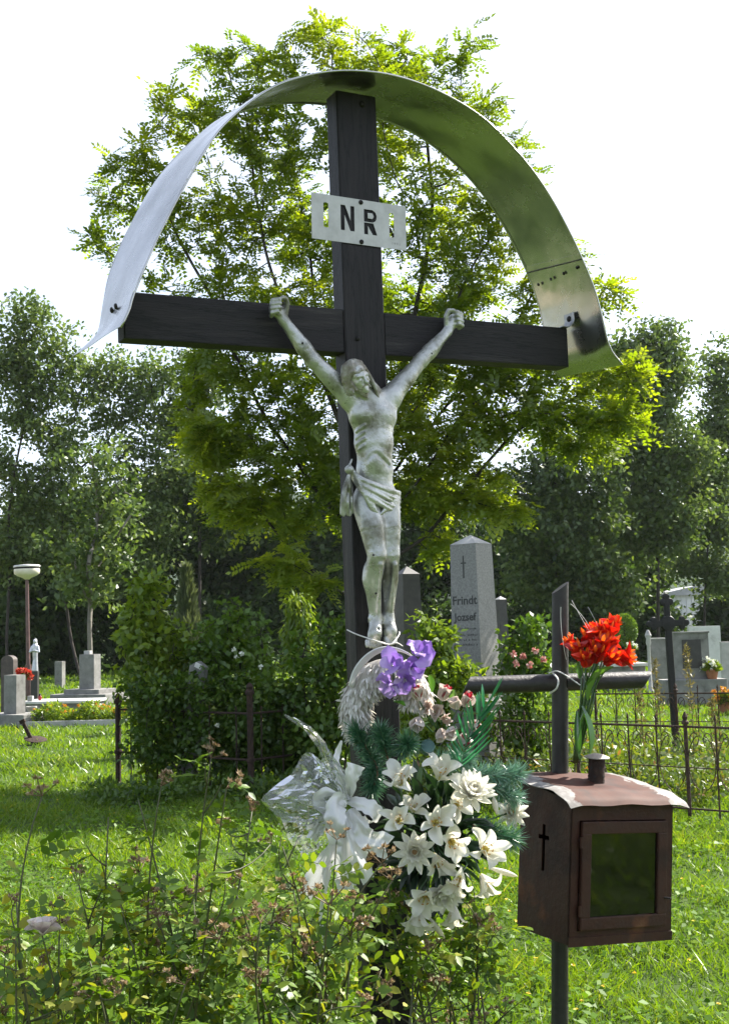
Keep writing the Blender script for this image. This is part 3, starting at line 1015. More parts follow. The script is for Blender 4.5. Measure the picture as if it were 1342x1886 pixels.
# ------------------------------------------------------------------ trees far behind
def far_tree(name, label, lobes, Y, base_px, trunk_px, nl0, leaf0=.15, mat=None, bark=None, natt=420, seed=1, rtip=.014, dsc=1.0, group='trees behind the graves', clump=.55, wide=.62, forks=()):
    g = np.random.default_rng(seed)
    m_ = mpp(Y)
    nl, leaf = int(nl0 * 1.35), leaf0 * 1.2
    A = lobe_points(lobes, Y, natt, dsc, g=g)
    b = gx(base_px, Y)
    trunk = [b + [0, 0, -.1]] + [at(x, y, Y) + g.normal(size=3) * [0, .25, 0] for x, y in trunk_px]
    # resample the trunk
    tp = catmull(trunk, 4)
    par0 = None
    if forks:
        nodes = [q for q in tp]; par0 = [-1] + list(range(len(tp) - 1))
        for fk in forks:
            fp = catmull([at(x, y, Y) + g.normal(size=3) * [0, .2, 0] for x, y in fk], 4)
            prev = int(np.argmin([np.linalg.norm(q - fp[0]) for q in tp]))
            for q in fp[1:]:
                nodes.append(q); par0.append(prev); prev = len(nodes) - 1
        tp = np.array(nodes)
    X, par = grow(A, tp, .5, 4.5, .75, 90, g, par0)
    V, F, r, kids = limb_mesh(X, par, rtip, 2.3, 6)
    t = thing(name, label, 'tree', b, group=group)
    inst('trunk', mesh_np('trunk', V - b, F, bark or BARKD, True), t)
    thin = np.where((r[1:] < rtip * 2.2))[0] + 1
    # clusters of leaves round the twig ends
    nc = max(60, nl // 22)
    c = X[g.choice(thin, nc)] + g.normal(size=(nc, 3)) * .35
    tone = np.clip(g.normal(.5, .16, nc), 0, 1)
    idx = g.integers(0, nc, nl)
    nl = int(nl)
    off = rdir(nl, g) * (g.random(nl) ** .5)[:, None] * clump * np.array([1.15, 1.0, .62])
    P = c[idx] + off
    N = unit(unit(off) * .7 + [0, 0, .7] + g.normal(size=(nl, 3)) * .6)
    D = rdir(nl, g) + [0, 0, -.25]
    L = g.uniform(.7, 1.3, nl) * leaf
    V, F, rn = leaves(P, D, N, L, L * wide, LEAF4, np.clip(tone[idx] + g.normal(size=nl) * .14, 0, 1))
    inst('crown', mesh_np('crown', V - b, F, mat or LM_BG, False, rn), t)
    return t


# left-hand group
far_tree('field_tree', 'tall airy tree at the left edge with long bare lower branches', [(30, 590, 45, 30), (85, 610, 45, 40), (20, 660, 50, 50), (95, 690, 50, 40), (45, 760, 55, 45), (10, 850, 45, 40), (95, 800, 45, 40), (30, 930, 60, 45), (100, 900, 45, 40), (15, 1010, 50, 50), (80, 1010, 55, 45)], 40, 18,
         [(16, 1180), (14, 1050), (20, 950), (35, 860)], 12500, .145, LM_BGP, natt=300, seed=2, rtip=.013, clump=.5)
far_tree('field_tree', 'broad airy tree whose dark forked limbs spread behind the lamp', [(170, 660, 55, 35), (230, 690, 60, 45), (290, 690, 50, 45), (150, 730, 50, 40), (210, 770, 65, 45), (290, 780, 60, 50), (140, 860, 45, 40), (260, 860, 60, 45), (320, 850, 45, 50), (120, 950, 50, 45), (220, 960, 60, 45), (310, 950, 60, 50), (250, 1040, 70, 45), (150, 1060, 50, 40)], 42, 150,
         [(122, 1150), (121, 1000), (118, 920), (150, 860)], 14000, .145, LM_BGP, natt=360, seed=3, rtip=.013, clump=.5)
far_tree('grey_barked_tree', 'slender grey-barked tree forking low beside the small graves', [(175, 830, 34, 32), (165, 890, 34, 28), (222, 960, 26, 26), (135, 985, 24, 30), (200, 900, 26, 26), (250, 930, 26, 22)], 33, 170,
         [(168, 1165), (168, 1100), (176, 1040), (181, 980), (179, 900), (175, 850)], 2300, .15, LM_BGP, BARKG, natt=90, seed=4, rtip=.030, clump=.42, forks=([(168, 1110), (152, 1075), (146, 1035), (140, 990)], [(178, 1050), (200, 1015), (232, 975)], [(181, 960), (205, 920), (225, 880)]))
far_tree('poplar', 'dense dark tree in the gap left of the locust tree', [(370, 690, 60, 60), (340, 780, 50, 60), (390, 830, 60, 70), (330, 900, 60, 60), (420, 930, 70, 60)], 44, 372,
         [(372, 1180), (370, 1000), (368, 850)], 12500, .16, LM_BG, natt=260, seed=5, clump=.6)
# right-hand group
far_tree('maple_tree', 'large grey-green tree right of the arched roof, dark trunk', [(1205, 625, 45, 35), (1170, 660, 60, 40), (1120, 690, 60, 50), (1230, 690, 50, 45), (1190, 760, 70, 55), (1110, 800, 60, 60), (1240, 840, 70, 60), (1170, 880, 70, 55), (1230, 960, 70, 55), (1150, 985, 60, 45)], 40, 1214,
         [(1214, 1180), (1212, 1080), (1208, 950), (1204, 820)], 25000, .15, LM_BGP, natt=480, seed=6, clump=.55)
far_tree('maple_tree', 'tree at the right edge with a bright sky gap beside it', [(1315, 655, 34, 26), (1330, 720, 24, 40), (1325, 800, 36, 36), (1310, 880, 45, 40), (1330, 960, 36, 44), (1290, 1040, 60, 36), (1330, 1060, 40, 30), (1290, 960, 50, 40), (1270, 900, 40, 40)], 43, 1296,
         [(1296, 1170), (1298, 1080), (1308, 960), (1318, 830)], 12000, .15, LM_BGP, natt=240, seed=7, clump=.5)
far_tree('maple_tree', 'rounded tree low behind the stone obelisk', [(1000, 880, 80, 60), (1080, 900, 60, 50), (960, 960, 70, 50), (1060, 990, 75, 55), (1000, 1050, 85, 50), (1100, 1070, 70, 45)], 37, 1030,
         [(1030, 1180), (1026, 1080), (1020, 980)], 15000, .15, LM_BG, natt=300, seed=8, clump=.55)
# dark mass between: dense understorey trees
dk = [((60, 1080, 80, 70), (20, 1010, 60, 60), (120, 1020, 70, 60), (70, 960, 60, 40), 'dark understorey tree behind the white lamp'),
      ((240, 1080, 80, 80), (300, 1000, 80, 60), (220, 1000, 50, 50), (280, 930, 50, 40), 'dark understorey tree behind the cypress spire'),
      ((430, 1080, 90, 80), (390, 1000, 70, 60), (480, 990, 80, 60), (420, 930, 60, 40), 'dark understorey tree behind the overgrown grave plot'),
      ((610, 1080, 90, 80), (580, 990, 80, 60), (660, 1000, 70, 60), (630, 900, 60, 60), 'dark understorey tree hidden behind the post of the cross'),
      ((800, 1090, 90, 80), (760, 1000, 80, 60), (850, 1010, 80, 70), (800, 920, 70, 60), 'dark understorey tree left of the stone obelisk'),
      ((960, 1110, 80, 70), (930, 1040, 70, 60), (1010, 1090, 60, 50), (940, 980, 50, 40), 'dark understorey tree between the obelisk and the iron pipe cross'),
      ((1120, 1110, 80, 50), (1080, 1060, 60, 50), (1170, 1070, 60, 50), (1110, 1010, 50, 40), 'dark understorey tree behind the red flowers')]
for i, (a, b_, c_, d_, lab) in enumerate(dk):
    far_tree('dark_tree', lab, [a, b_, c_, d_], 47 + (i % 3), a[0], [(a[0], 1180), (a[0] + 4, 1080), (a[0], 1000)], 9500, .22, LM_DK, BARKD, 200, 30 + i, group='dark understorey trees', clump=.75)


# ------------------------------------------------------------------ shrubs
def shrub(name, label, cat, lobes, Y, base, nl, leaf, mat, seed, nstem=5, dsc=1.0, shell=.25, wide=.6, group=None, bark=None, natt=None, tpl=LEAF4, droop=-.2, step=None, clump=3.2, r0=.004):
    g = np.random.default_rng(seed)
    b = gx(base, Y)
    size = mpp(Y) * max(l[3] for l in lobes)
    A = lobe_points(lobes, Y, natt or 160, dsc, shell, g)
    A = A[A[:, 2] > .05]
    st = step or max(.06, size * .16)
    t = thing(name, label, cat, b, group=group)
    # several stems from the ground
    Xs, Ps, off = [], [], 0
    cent = A.mean(0)
    groups = g.integers(0, nstem, len(A))
    ang = np.argsort(np.argsort(A[:, 0] + g.normal(size=len(A)) * size * .3)) * nstem // len(A)
    parts = []; tips = []
    for s_ in range(nstem):
        As = A[ang == s_]
        if len(As) == 0: continue
        bx = b + np.array([(As[:, 0].mean() - b[0]) * .45 + g.normal() * .04, (As[:, 1].mean() - b[1]) * .45 + g.normal() * .04, -.03])
        tr = [bx, bx + [0, 0, st], bx + [g.normal() * st * .3, g.normal() * st * .3, 2 * st]]
        X, par = grow(As, tr, st, size * 2.2, st * 1.5, 60, g)
        V, F, r, k = limb_mesh(X, par, r0, 2.4, 5, rmax=.05)
        parts.append((V, F, np.zeros(len(V)))); tips.append(X[2:])
    V, F, _ = join(parts)
    inst('stems', mesh_np('stems', V - b, F, bark or BARKD, True), t)
    X = np.concatenate(tips)
    X = X[X[:, 2] > .02]
    # leaf clumps at twigs and through the lobes
    nc = max(30, nl // 30)
    c = np.where(g.random((nc, 1)) < .6, X[g.integers(0, len(X), nc)], A[g.integers(0, len(A), nc)])
    tone = np.clip(g.normal(.5, .18, nc), 0, 1)
    idx = g.integers(0, nc, nl)
    o_ = rdir(nl, g) * (g.random(nl) ** .5)[:, None] * leaf * clump
    P = c[idx] + o_
    P[:, 2] = np.abs(P[:, 2]) + .01
    N = unit(unit(o_) * .6 + [0, 0, .8] + g.normal(size=(nl, 3)) * .55)
    D = rdir(nl, g) + unit(o_) * .6 + [0, 0, droop]
    L = g.uniform(.65, 1.35, nl) * leaf
    V, F, rn = leaves(P, D, N, L, L * wide, tpl, np.clip(tone[idx] + g.normal(size=nl) * .13, 0, 1))
    inst('foliage', mesh_np('foliage', V - b, F, mat, False, rn), t)
    return t, X, b


# the overgrown plot left of the cross
shrub('hazel_bush', 'light green bush with lobed young shoots above the ivy mass', 'bush', [(275, 1100, 34, 40), (262, 1160, 45, 45), (300, 1200, 60, 45), (245, 1230, 35, 50), (320, 1170, 30, 40)], 12.3, 285, 3000, .085, LM_SHY, 41, clump=1.8)
shrub('lilac_bush', 'mid-green leafy bush in the middle of the overgrown plot', 'bush', [(430, 1130, 36, 30), (400, 1190, 60, 50), (470, 1170, 50, 50), (450, 1230, 70, 50), (380, 1240, 50, 50)], 12.4, 425, 3600, .075, LM_SH, 42, clump=2.0)
shrub('rambling_bush', 'leafy bush touching the post of the tall cross at left', 'bush', [(600, 1180, 45, 45), (570, 1240, 60, 50), (620, 1280, 50, 60), (590, 1350, 60, 50), (640, 1180, 30, 50)], 11.8, 600, 3600, .07, LM_SH, 43, clump=2.0)
ivy, ivx, ivb = shrub('ivy_mass', 'dark overgrown ivy mass filling the iron-fenced plot', 'bush', [(300, 1300, 75, 65), (390, 1300, 80, 70), (480, 1310, 80, 75), (560, 1330, 70, 70), (270, 1360, 50, 50), (360, 1370, 80, 50), (470, 1380, 90, 50), (580, 1390, 70, 50)], 12.0, 420, 17000, .062, LM_IV, 44, 9, .9, clump=2.6, natt=260)
shrub('weeping_bush', 'bright green narrow weeping conifer right of the lilac bush', 'bush', [(550, 1125, 20, 28), (552, 1165, 24, 40), (555, 1200, 22, 30)], 14.0, 552, 2600, .10, LM_SHY, 45, 2, wide=.28, droop=-1.6, clump=1.2)
def thuja(name, label, px, top, bot, w, Y, seed, mat, n):
    g = np.random.default_rng(seed)
    b = gx(px, Y); zt = at(px, top, Y)[2]; zb = 0.1
    t = thing(name, label, 'conifer', b)
    MB().tube([(0, 0, -.05), (0, 0, zt * .5), (0, 0, zt * .93)], [.06, .035, .006], 7).build('trunk', BARKD, t, True)
    h = g.random(n) ** 1.15
    rad = (w * mpp(Y)) * (1 - h) ** .8 * (.55 + .45 * np.sqrt(g.random(n))) * (1 + .25 * np.sin(h * 40 + g.random(n)))
    a = g.random(n) * 6.283
    P = np.stack([np.cos(a) * rad, np.sin(a) * rad, zb + h * (zt - zb) * .97], 1)
    D = np.stack([np.cos(a) * .35, np.sin(a) * .35, np.full(n, 1.0)], 1) + g.normal(size=(n, 3)) * .22
    L = g.uniform(.10, .2, n) * (1.25 - .4 * h)
    V, F, rn = leaves(P, D, np.stack([np.cos(a), np.sin(a), 0 * a], 1) + g.normal(size=(n, 3)) * .4, L, L * .22, LEAF4, np.clip(g.normal(.5, .2, n), 0, 1))
    inst('foliage', mesh_np('foliage', V, F, mat, False, rn), t)
thuja('cypress', 'grey-green pointed cypress rising behind the overgrown plot', 345, 1040, 1180, 40, 15.5, 46, LM_TH, 5200)

# right of the cross, round the obelisk
shrub('laurel_bush', 'bright glossy bush between the dark obelisk and the pale obelisk', 'bush', [(800, 1150, 34, 34), (785, 1200, 34, 40), (820, 1230, 40, 45), (790, 1290, 45, 50), (850, 1270, 45, 40), (770, 1340, 45, 45)], 10.6, 800, 3300, .075, LM_SHY, 47, clump=1.8, wide=.5)
shrub('rose_shrub', 'leafy rose shrub with faded pink blooms right of the obelisk', 'bush', [(975, 1160, 32, 30), (960, 1210, 40, 45), (990, 1240, 40, 45), (950, 1290, 45, 45), (985, 1330, 50, 40), (930, 1350, 40, 40)], 11.0, 965, 3300, .07, LM_SH, 48, clump=1.9, wide=.55)

# dark hedge-like undergrowth closing the far edge of the graveyard
hs_ = [(15, 70, 'at the left edge'), (130, 75, 'behind the small stone post'), (260, 80, 'behind the grey gravestone'), (400, 85, 'behind the lilac bush'), (540, 80, 'behind the weeping conifer'), (690, 80, 'behind the post of the tall cross'),
       (830, 80, 'behind the pale obelisk'), (980, 85, 'behind the rose shrub'), (1110, 60, 'behind the clipped ball shrub'), (1195, 50, 'behind the black iron cross'), (1330, 40, 'at the right edge')]
for i, (x, w_, lab) in enumerate(hs_):
    h_ = 42 + (i * 17) % 23
    shrub('undergrowth', 'dark undergrowth thicket ' + lab, 'thicket', [(x - w_ * .4, 1215 - h_, w_ * .6, h_), (x + w_ * .4, 1220 - h_, w_ * .6, h_ * .9), (x, 1195 - h_, w_ * .5, h_ * .9), (x, 1225, w_, 26)], 45 + (i % 3) * 1.5, x, 5200, .26, LM_DK, 60 + i, 4, group='thickets along the far edge', clump=2.4, natt=90, r0=.012)

# wooded hill far away
HILL = surf('hill_wood', [(.3, (.020, .036, .016)), (.55, (.035, .06, .022)), (.75, (.05, .08, .03))], .05, .95, bump=.8, bscale=.12, detail=8, spec=.05)
hx = np.linspace(-520, 520, 90); hy = np.linspace(380, 900, 26)
gxx, gyy = np.meshgrid(hx, hy, indexing='ij')
rise = np.clip((gyy - 380) / 300, 0, 1)
hz = (62 + 16 * np.sin(gxx / 130 + .8) + 9 * np.sin(gxx / 47 + 2) + 3 * np.sin(gxx / 13 + gyy / 21)) * (rise * rise * (3 - 2 * rise)) + 2.0 * np.sin(gxx / 6.1 + 1.3 * np.sin(gyy / 9)) * rise - .5
tag(MB().grid(np.stack([gxx, gyy, hz], -1)).build('hill', HILL, smooth=True), kind='structure')

# gravel lane beyond the left edge of the view
GRAV = surf('gravel', [(.3, (.26, .21, .15)), (.6, (.36, .30, .22)), (.8, (.44, .38, .30))], 2.5, .95, bump=.5, bscale=40, spec=.1)
tag(MB().grid(np.stack(np.meshgrid(np.linspace(-34, -17, 6), np.linspace(-60, 50, 20), indexing='ij') + [np.full((6, 20), .006)], -1)).build('lane', GRAV), kind='structure')
# ------------------------------------------------------------------ graves, fences, lamp
STONE = surf('grey_stone', [(.28, (.085, .083, .075)), (.42, (.17, .167, .155)), (.58, (.215, .21, .20)), (.75, (.28, .275, .26))], 6, .8, bump=.3, bscale=50, detail=8)
STONEL = surf('pale_stone', [(.28, (.20, .195, .175)), (.42, (.36, .35, .33)), (.6, (.44, .43, .41)), (.8, (.52, .51, .49))], 5, .75, bump=.25, bscale=45, detail=8)
GRAN = surf('granite', [(.3, (.14, .137, .13)), (.5, (.20, .197, .19)), (.7, (.27, .266, .255))], 60, .55, bump=.12, bscale=90, detail=6)
STONED = surf('dark_stone', [(.3, (.022, .020, .019)), (.6, (.04, .037, .035)), (.8, (.06, .056, .052))], 12, .5, bump=.15)
STONEB = surf('brown_stone', [(.3, (.05, .038, .034)), (.7, (.10, .08, .072))], 10, .7, bump=.2)
WHITE = surf('white_paint', [(.28, (.36, .355, .33)), (.42, (.54, .535, .51)), (.7, (.66, .655, .63))], 4, .6, bump=.1)
RUST = surf('rusted_iron', [(.3, (.018, .011, .008)), (.5, (.036, .021, .015)), (.7, (.075, .042, .028))], 25, .85, .3, bump=.5, bscale=90, detail=7)
CARVE = surf('carving', [(.4, (.035, .035, .035)), (.6, (.055, .055, .054))], 20, .8)


def text_mesh(body, size, mat, ex=.002, bold=.0):
    c = bpy.data.curves.new('t', 'FONT'); c.body = body; c.size = size; c.extrude = ex; c.align_x = 'CENTER'; c.offset = bold; c.resolution_u = 3
    o = bpy.data.objects.new('t', c); COL.objects.link(o); bpy.context.view_layer.update()
    me = bpy.data.meshes.new_from_object(o.evaluated_get(bpy.context.evaluated_depsgraph_get()))
    bpy.data.objects.remove(o)
    me.materials.clear(); me.materials.append(mat)
    return me


def frustum(mb, z0, z1, w0, w1, d0=None, d1=None):
    d0 = d0 or w0; d1 = d1 or w1
    V = [(-w0/2, -d0/2, z0), (w0/2, -d0/2, z0), (w0/2, d0/2, z0), (-w0/2, d0/2, z0), (-w1/2, -d1/2, z1), (w1/2, -d1/2, z1), (w1/2, d1/2, z1), (-w1/2, d1/2, z1)]
    return mb.add(V, [(3, 2, 1, 0), (4, 5, 6, 7), (0, 1, 5, 4), (1, 2, 6, 5), (2, 3, 7, 6), (3, 0, 4, 7)])


# pale obelisk with inscription; its front turned to the left
Yo = 11.5
bo = gx(876, Yo)
ob = thing('obelisk', 'tall pale granite obelisk carved with a cross and a name', 'gravestone', bo, R(-38), rot=(0, R(-.6), R(-38)))
ztop = at(870, 985, Yo)[2]; zsh = at(870, 1003, Yo)[2]; zbase = at(900, 1288, Yo)[2]
wt, wb = .295, .345
sh_ = MB(); frustum(sh_, zbase, zsh, wb, wt)
shaft = sh_.build('shaft', GRAN, ob)
cp = MB().add([(-wt/2 - .004, -wt/2 - .004, zsh + .001), (wt/2 + .004, -wt/2 - .004, zsh + .001), (wt/2 + .004, wt/2 + .004, zsh + .001), (-wt/2 - .004, wt/2 + .004, zsh + .001), (0, 0, ztop)], [(3, 2, 1, 0), (0, 1, 4), (1, 2, 4), (2, 3, 4), (3, 0, 4)])
cp.build('cap', STONEL, ob)
st_ = MB().box((0, 0, zbase - .025), (.50, .50, .05), bev=.008).box((0, 0, zbase - .075), (.42, .42, .05))
st_.build('moulding', GRAN, ob)
MB().box((0, 0, (zbase - .10) / 2 + .04), (.56, .56, zbase - .10 - .08), bev=.012).build('pedestal', STONE, ob)
MB().box((0, 0, .02), (.78, .78, .16), bev=.012).build('plinth', STONE, ob)
slope = math.atan((wb - wt) / 2 / (zsh - zbase))
def on_face(me, name, z):
    y = -(wb / 2 - (z - zbase) * math.tan(slope)) - .0012
    return inst(name, me, shaft, (0, y, z), (R(90) - slope, 0, 0))
zz = lambda py: at(850, py, Yo - .2)[2]
on_face(text_mesh('Frindt', .118, CARVE, .001, .002), 'carved_name', zz(1113))
on_face(text_mesh('Jozsef', .105, CARVE, .001, .002), 'carved_name', zz(1143))
cm = MB().box((0, .035, 0), (.014, .22, .003)).box((0, .072, 0), (.062, .013, .0032)).mesh('carved_cross', CARVE)
on_face(cm, 'carved_cross', zz(1050))
g_ = np.random.default_rng(5)
for j, py in enumerate((1160, 1172, 1181, 1190)):          # worn lines of small lettering
    mb = MB(); x = -.125
    while x < .125:
        w_ = g_.uniform(.008, .016)
        if g_.random() > .18:
            hh = g_.uniform(.014, .024)
            mb.box((x, hh / 2, 0), (w_ * .35, hh, .002)).box((x + w_ * .4, hh / 2, 0), (w_ * .5, hh * .3, .002))
        x += w_ + .006
    tag(on_face(mb.mesh('worn_lettering', CARVE), 'worn_lettering', zz(py)), kind='stuff')

# dark obelisk beside the cross
Yd = 15.5
bd = gx(752, Yd)
od = thing('obelisk', 'dark polished obelisk half hidden by the statue and the cross', 'gravestone', bd, R(25))
zt_, zs_ = at(745, 1043, Yd)[2], at(745, 1058, Yd)[2]
d_ = MB(); frustum(d_, .4, zs_, .30, .25); d_.build('shaft', STONED, od)
MB().add([(-.127, -.127, zs_ + .001), (.127, -.127, zs_ + .001), (.127, .127, zs_ + .001), (-.127, .127, zs_ + .001), (0, 0, zt_)], [(3, 2, 1, 0), (0, 1, 4), (1, 2, 4), (2, 3, 4), (3, 0, 4)]).build('cap', STONED, od)
MB().box((0, 0, .2), (.5, .5, .4), bev=.01).build('pedestal', STONE, od)
Ye = 24
be = gx(923, Ye); oe = thing('obelisk', 'small slim dark obelisk just right of the tall pale obelisk', 'gravestone', be, R(30))
zt_, zs_ = at(922, 1098, Ye)[2], at(922, 1104, Ye)[2]
d_ = MB(); frustum(d_, .3, zs_, .24, .17); d_.build('shaft', STONED, oe)
MB().add([(-.09, -.09, zs_ + .001), (.09, -.09, zs_ + .001), (.09, .09, zs_ + .001), (-.09, .09, zs_ + .001), (0, 0, zt_)], [(3, 2, 1, 0), (0, 1, 4), (1, 2, 4), (2, 3, 4), (3, 0, 4)]).build('cap', STONEL, oe)
MB().box((0, 0, .15), (.4, .4, .3)).build('pedestal', STONE, oe)


def headstone(name, label, px, Y, top, w, d, mat, rz=0, shape='flat', base=None, group=None, tilt=0):
    b = gx(px, Y); zt = at(px, top, Y)[2]
    t = thing(name, label, 'gravestone', b, rot=(0, tilt, R(rz)), group=group)
    zb = .0
    if base:
        MB().box((0, 0, base[1] / 2 - .03), (base[0], base[2], base[1] + .06), bev=.012).build('base', STONE, t)
        zb = base[1]
    if shape == 'flat': pts = [(-w/2, zb), (w/2, zb), (w/2, zt), (-w/2, zt)]
    elif shape == 'round': pts = [(-w/2, zb), (w/2, zb)] + [(w/2 * math.cos(a), zt - w * .35 + w * .35 * math.sin(a)) for a in np.linspace(0, math.pi, 12)]
    else: pts = [(-w/2, zb), (w/2, zb), (w/2, zt - w * .3), (0, zt), (-w/2, zt - w * .3)]
    if base and zt > zb: MB().prism(pts, -d/2, d/2).build('slab', mat, t)
    else: MB().prism(pts, -d/2, d/2).build('slab', mat, t)
    return t, b, zt


# --- left side
t, b, zt = headstone('gravestone', 'grey upright gravestone on a broad step at the left edge', 28, 21, 1243, .30, .22, STONE, -28, base=(1.0, .22, .6))
headstone('gravestone', 'dark brown rounded gravestone behind the red wreath', 18, 24, 1207, .30, .14, STONEB, -20, 'round')
t, b, zt = headstone('gravestone', 'grey gravestone with stepped base left of the overgrown plot', 166, 27, 1205, .40, .26, STONE, -22, base=(.95, .34, .7))
MB().box((0, 0, .12), (1.5, 1.0, .24), bev=.02).build('base', STONE, t)
MB().box((-.05, 0, zt + .04), (.16, .12, .085), bev=.01).build('capstone', STONEL, t)
headstone('grave_marker', 'small plain stone post under the dark trees', 111, 35, 1218, .24, .2, STONE, -15)
headstone('gravestone', 'pale gravestone half hidden behind the light green bush', 276, 19, 1206, .36, .12, STONEL, -10)
t, b, zt = headstone('grave_plaque', 'small pointed grey grave marker with a white plate in the bush', 337, 12.1, 1216, .17, .09, STONE, -15, 'gable', tilt=R(8))
MB().box((.012, -.0505, zt - .045), (.075, .008, .05), rot=(0, R(18), 0)).build('plate', WHITE, t)

# slab tomb
Ys = 23.0
bs_ = gx(118, Ys)
sl = thing('slab_tomb', 'low tomb with a bright white top slab at left', 'tomb', bs_, R(-6))
MB().box((0, 0, .13), (1.36, .75, .30), bev=.015).build('kerb', STONE, sl)
MB().box((0, 0, .305), (1.44, .84, .05), bev=.012).build('top_slab', WHITE, sl)
MB().box((-.55, -.30, .38), (.10, .09, .10), bev=.01).build('stone_block', STONEL, sl)
ur = thing('pedestal_urn', 'white fluted pedestal urn beside the grey gravestone', 'urn', gx(59, 21.6))
MB().lathe([(.085, 0), (.085, .03), (.05, .06), (.042, .16), (.075, .24), (.10, .27), (.10, .30), (.07, .30), (.06, .26)], n=14).build('bowl', STONEL, ur, auto=40)
MB().box((0, 0, -.0), (.2, .2, .012)).build('foot', STONEL, ur)
cl = thing('grave_candle', 'small dark red glass candle on the white tomb slab', 'candle', at(74, 1275, 22.9) * [1, 1, 0] + [0, 0, .331])
MB().lathe([(.03, 0), (.036, .03), (.034, .08), (.02, .095)], n=10).build('glass', surf('red_glass', [(.4, (.20, .01, .01)), (.6, (.3, .02, .015))], 10, .2), cl, True)
MB().lathe([(.024, .095), (.028, .10), (.02, .125), (.004, .135)], n=10).build('lid', IRON, cl, True)

# red artificial wreath on the gravestone
RED = leafmat('red_petal', [(0, (.45, .02, .01)), (.6, (.62, .05, .02)), (1, (.70, .30, .18))], .25, (1, .6, .5), .05)
def ball_flowers(name, label, cat, blobs, mat, n, L, leafm=None, seed=1):
    g = np.random.default_rng(seed)
    c0_ = np.mean([q[0] for q in blobs], 0)
    t = thing(name, label, cat, c0_)
    for c, r in blobs:
        d = rdir(n, g)
        V, F, rn = leaves((c - c0_) + d * r * .35, d, rdir(n, g), g.uniform(.6, 1.0, n) * r * L, r * .6, LEAF4)
        inst('flower', mesh_np('flower', V, F, mat, False, rn), t)
    if leafm is not None:
        n2 = n
        d = rdir(n2, g); d[:, 2] = -np.abs(d[:, 2])
        V, F, rn = leaves(d * .03, d, rdir(n2, g), .09, .05, LEAF4)
        inst('greenery', mesh_np('greenery', V, F, leafm, False, rn), t)
    return t
ball_flowers('flower_wreath', 'bright red artificial flowers behind the grey gravestone at left', 'flowers', [(at(36, 1237, 21.8), .075), (at(44, 1236, 21.8), .08), (at(52, 1240, 21.8), .085), (at(57, 1247, 21.8), .07)], RED, 60, .9, LM_SH, 5)

# planted grave bed
bed = thing('flower_bed', 'planted grave bed with yellow-green leaves and orange flowers at left', 'flower bed', gx(150, 21.0))
b0 = np.array(bed.location)
g_ = np.random.default_rng(8)
n = 3600
x = g_.uniform(-.85, .95, n); y = g_.uniform(-.35, .35, n)
P = np.stack([x, y, .04 + g_.random(n) * (.25 + .09 * np.sin(x * 9))], 1)
V, F, rn = leaves(P, rdir(n, g_) + [0, 0, .5], rdir(n, g_) + [0, 0, .6], g_.uniform(.05, .11, n), .04, LEAF4)
tag(inst('bed_leaves', mesh_np('bed_leaves', V, F, LM_SHY, False, rn), bed), kind='stuff')
MB().box((.05, -.42, .04), (2.1, .07, .12), bev=.01).build('kerb', STONEL, bed)
OR = leafmat('orange_petal', [(0, (.55, .16, .01)), (.5, (.65, .28, .02)), (1, (.7, .45, .05))], .3, (1, .9, .6), .04)
for i in range(34):
    p = np.array([g_.uniform(-.8, .9), g_.uniform(-.35, .2), g_.uniform(.22, .36)])
    d = rdir(12, g_)
    V, F, rn = leaves(p + d * .005, d + [0, 0, .3], rdir(12, g_), .032, .02, LEAF4)
    inst('flower', mesh_np('flower', V, F, OR, False, rn), bed)

# park lamp
Yl = 28.0
bl = gx(54, Yl)
lamp = thing('street_lamp', 'white flat drum lamp on a slim brown post', 'lamp', bl, rot=(0, R(-1.0), 0))
zt_ = at(50, 1066, Yl)[2]
POLE = surf('brown_pole', [(.3, (.10, .055, .05)), (.7, (.16, .10, .09))], 8, .5, .3)
MB().tube([(0, 0, -.1), (0, 0, .9)], [.075, .075], 12).tube([(0, 0, .9), (0, 0, zt_)], [.05, .04], 12).build('post', POLE, lamp, auto=40)
GLOBE = surf('opal', [(.3, (.62, .58, .46)), (.7, (.74, .70, .58))], 4, .35)
MB().lathe([(.05, zt_ - .02), (.10, zt_ + .02), (.22, zt_ + .07), (.295, zt_ + .12), (.305, zt_ + .20), (.30, zt_ + .235)], n=24).build('lamp_shade', GLOBE, lamp, auto=50)
MB().lathe([(.28, zt_ + .235), (.30, zt_ + .25), (.30, zt_ + .275), (.28, zt_ + .28)], n=24).build('band', IRON, lamp, auto=50)
MB().lathe([(.31, zt_ + .278), (.318, zt_ + .29), (.30, zt_ + .325), (.10, zt_ + .345), (.01, zt_ + .35)], n=24).build('cover', WHITE, lamp, auto=50)

# small silver figure behind the lamp
Yf = 27.5
bf = gx(65, Yf)
sf = thing('small_statue', 'small silver robed figure on a dark pedestal behind the lamp post', 'statue', bf)
z0_, z1_ = at(65, 1236, Yf)[2], at(65, 1177, Yf)[2]
MB().box((0, 0, z0_ / 2), (.16, .16, z0_), bev=.01).build('pedestal', STONED, sf)
q = SDF(.008); hgt = z1_ - z0_
q.chain([(0, 0, z0_ + .02), (.01, 0, z0_ + hgt * .35), (0, 0, z0_ + hgt * .62), (0, 0, z0_ + hgt * .78)], [.075, .055, .062, .06], .03)
q.ell((0, -.01, z0_ + hgt * .92), (.036, .042, .052), k=.02)
for s_ in (-1, 1): q.chain([(s_ * .07, 0, z0_ + hgt * .76), (s_ * .105, -.04, z0_ + hgt * .60), (s_ * .02, -.085, z0_ + hgt * .64)], [.028, .024, .018], .02)
q.cap((0, .03, z0_ + hgt * .95), (0, .045, z0_ + hgt * .70), .045, .06, .03)
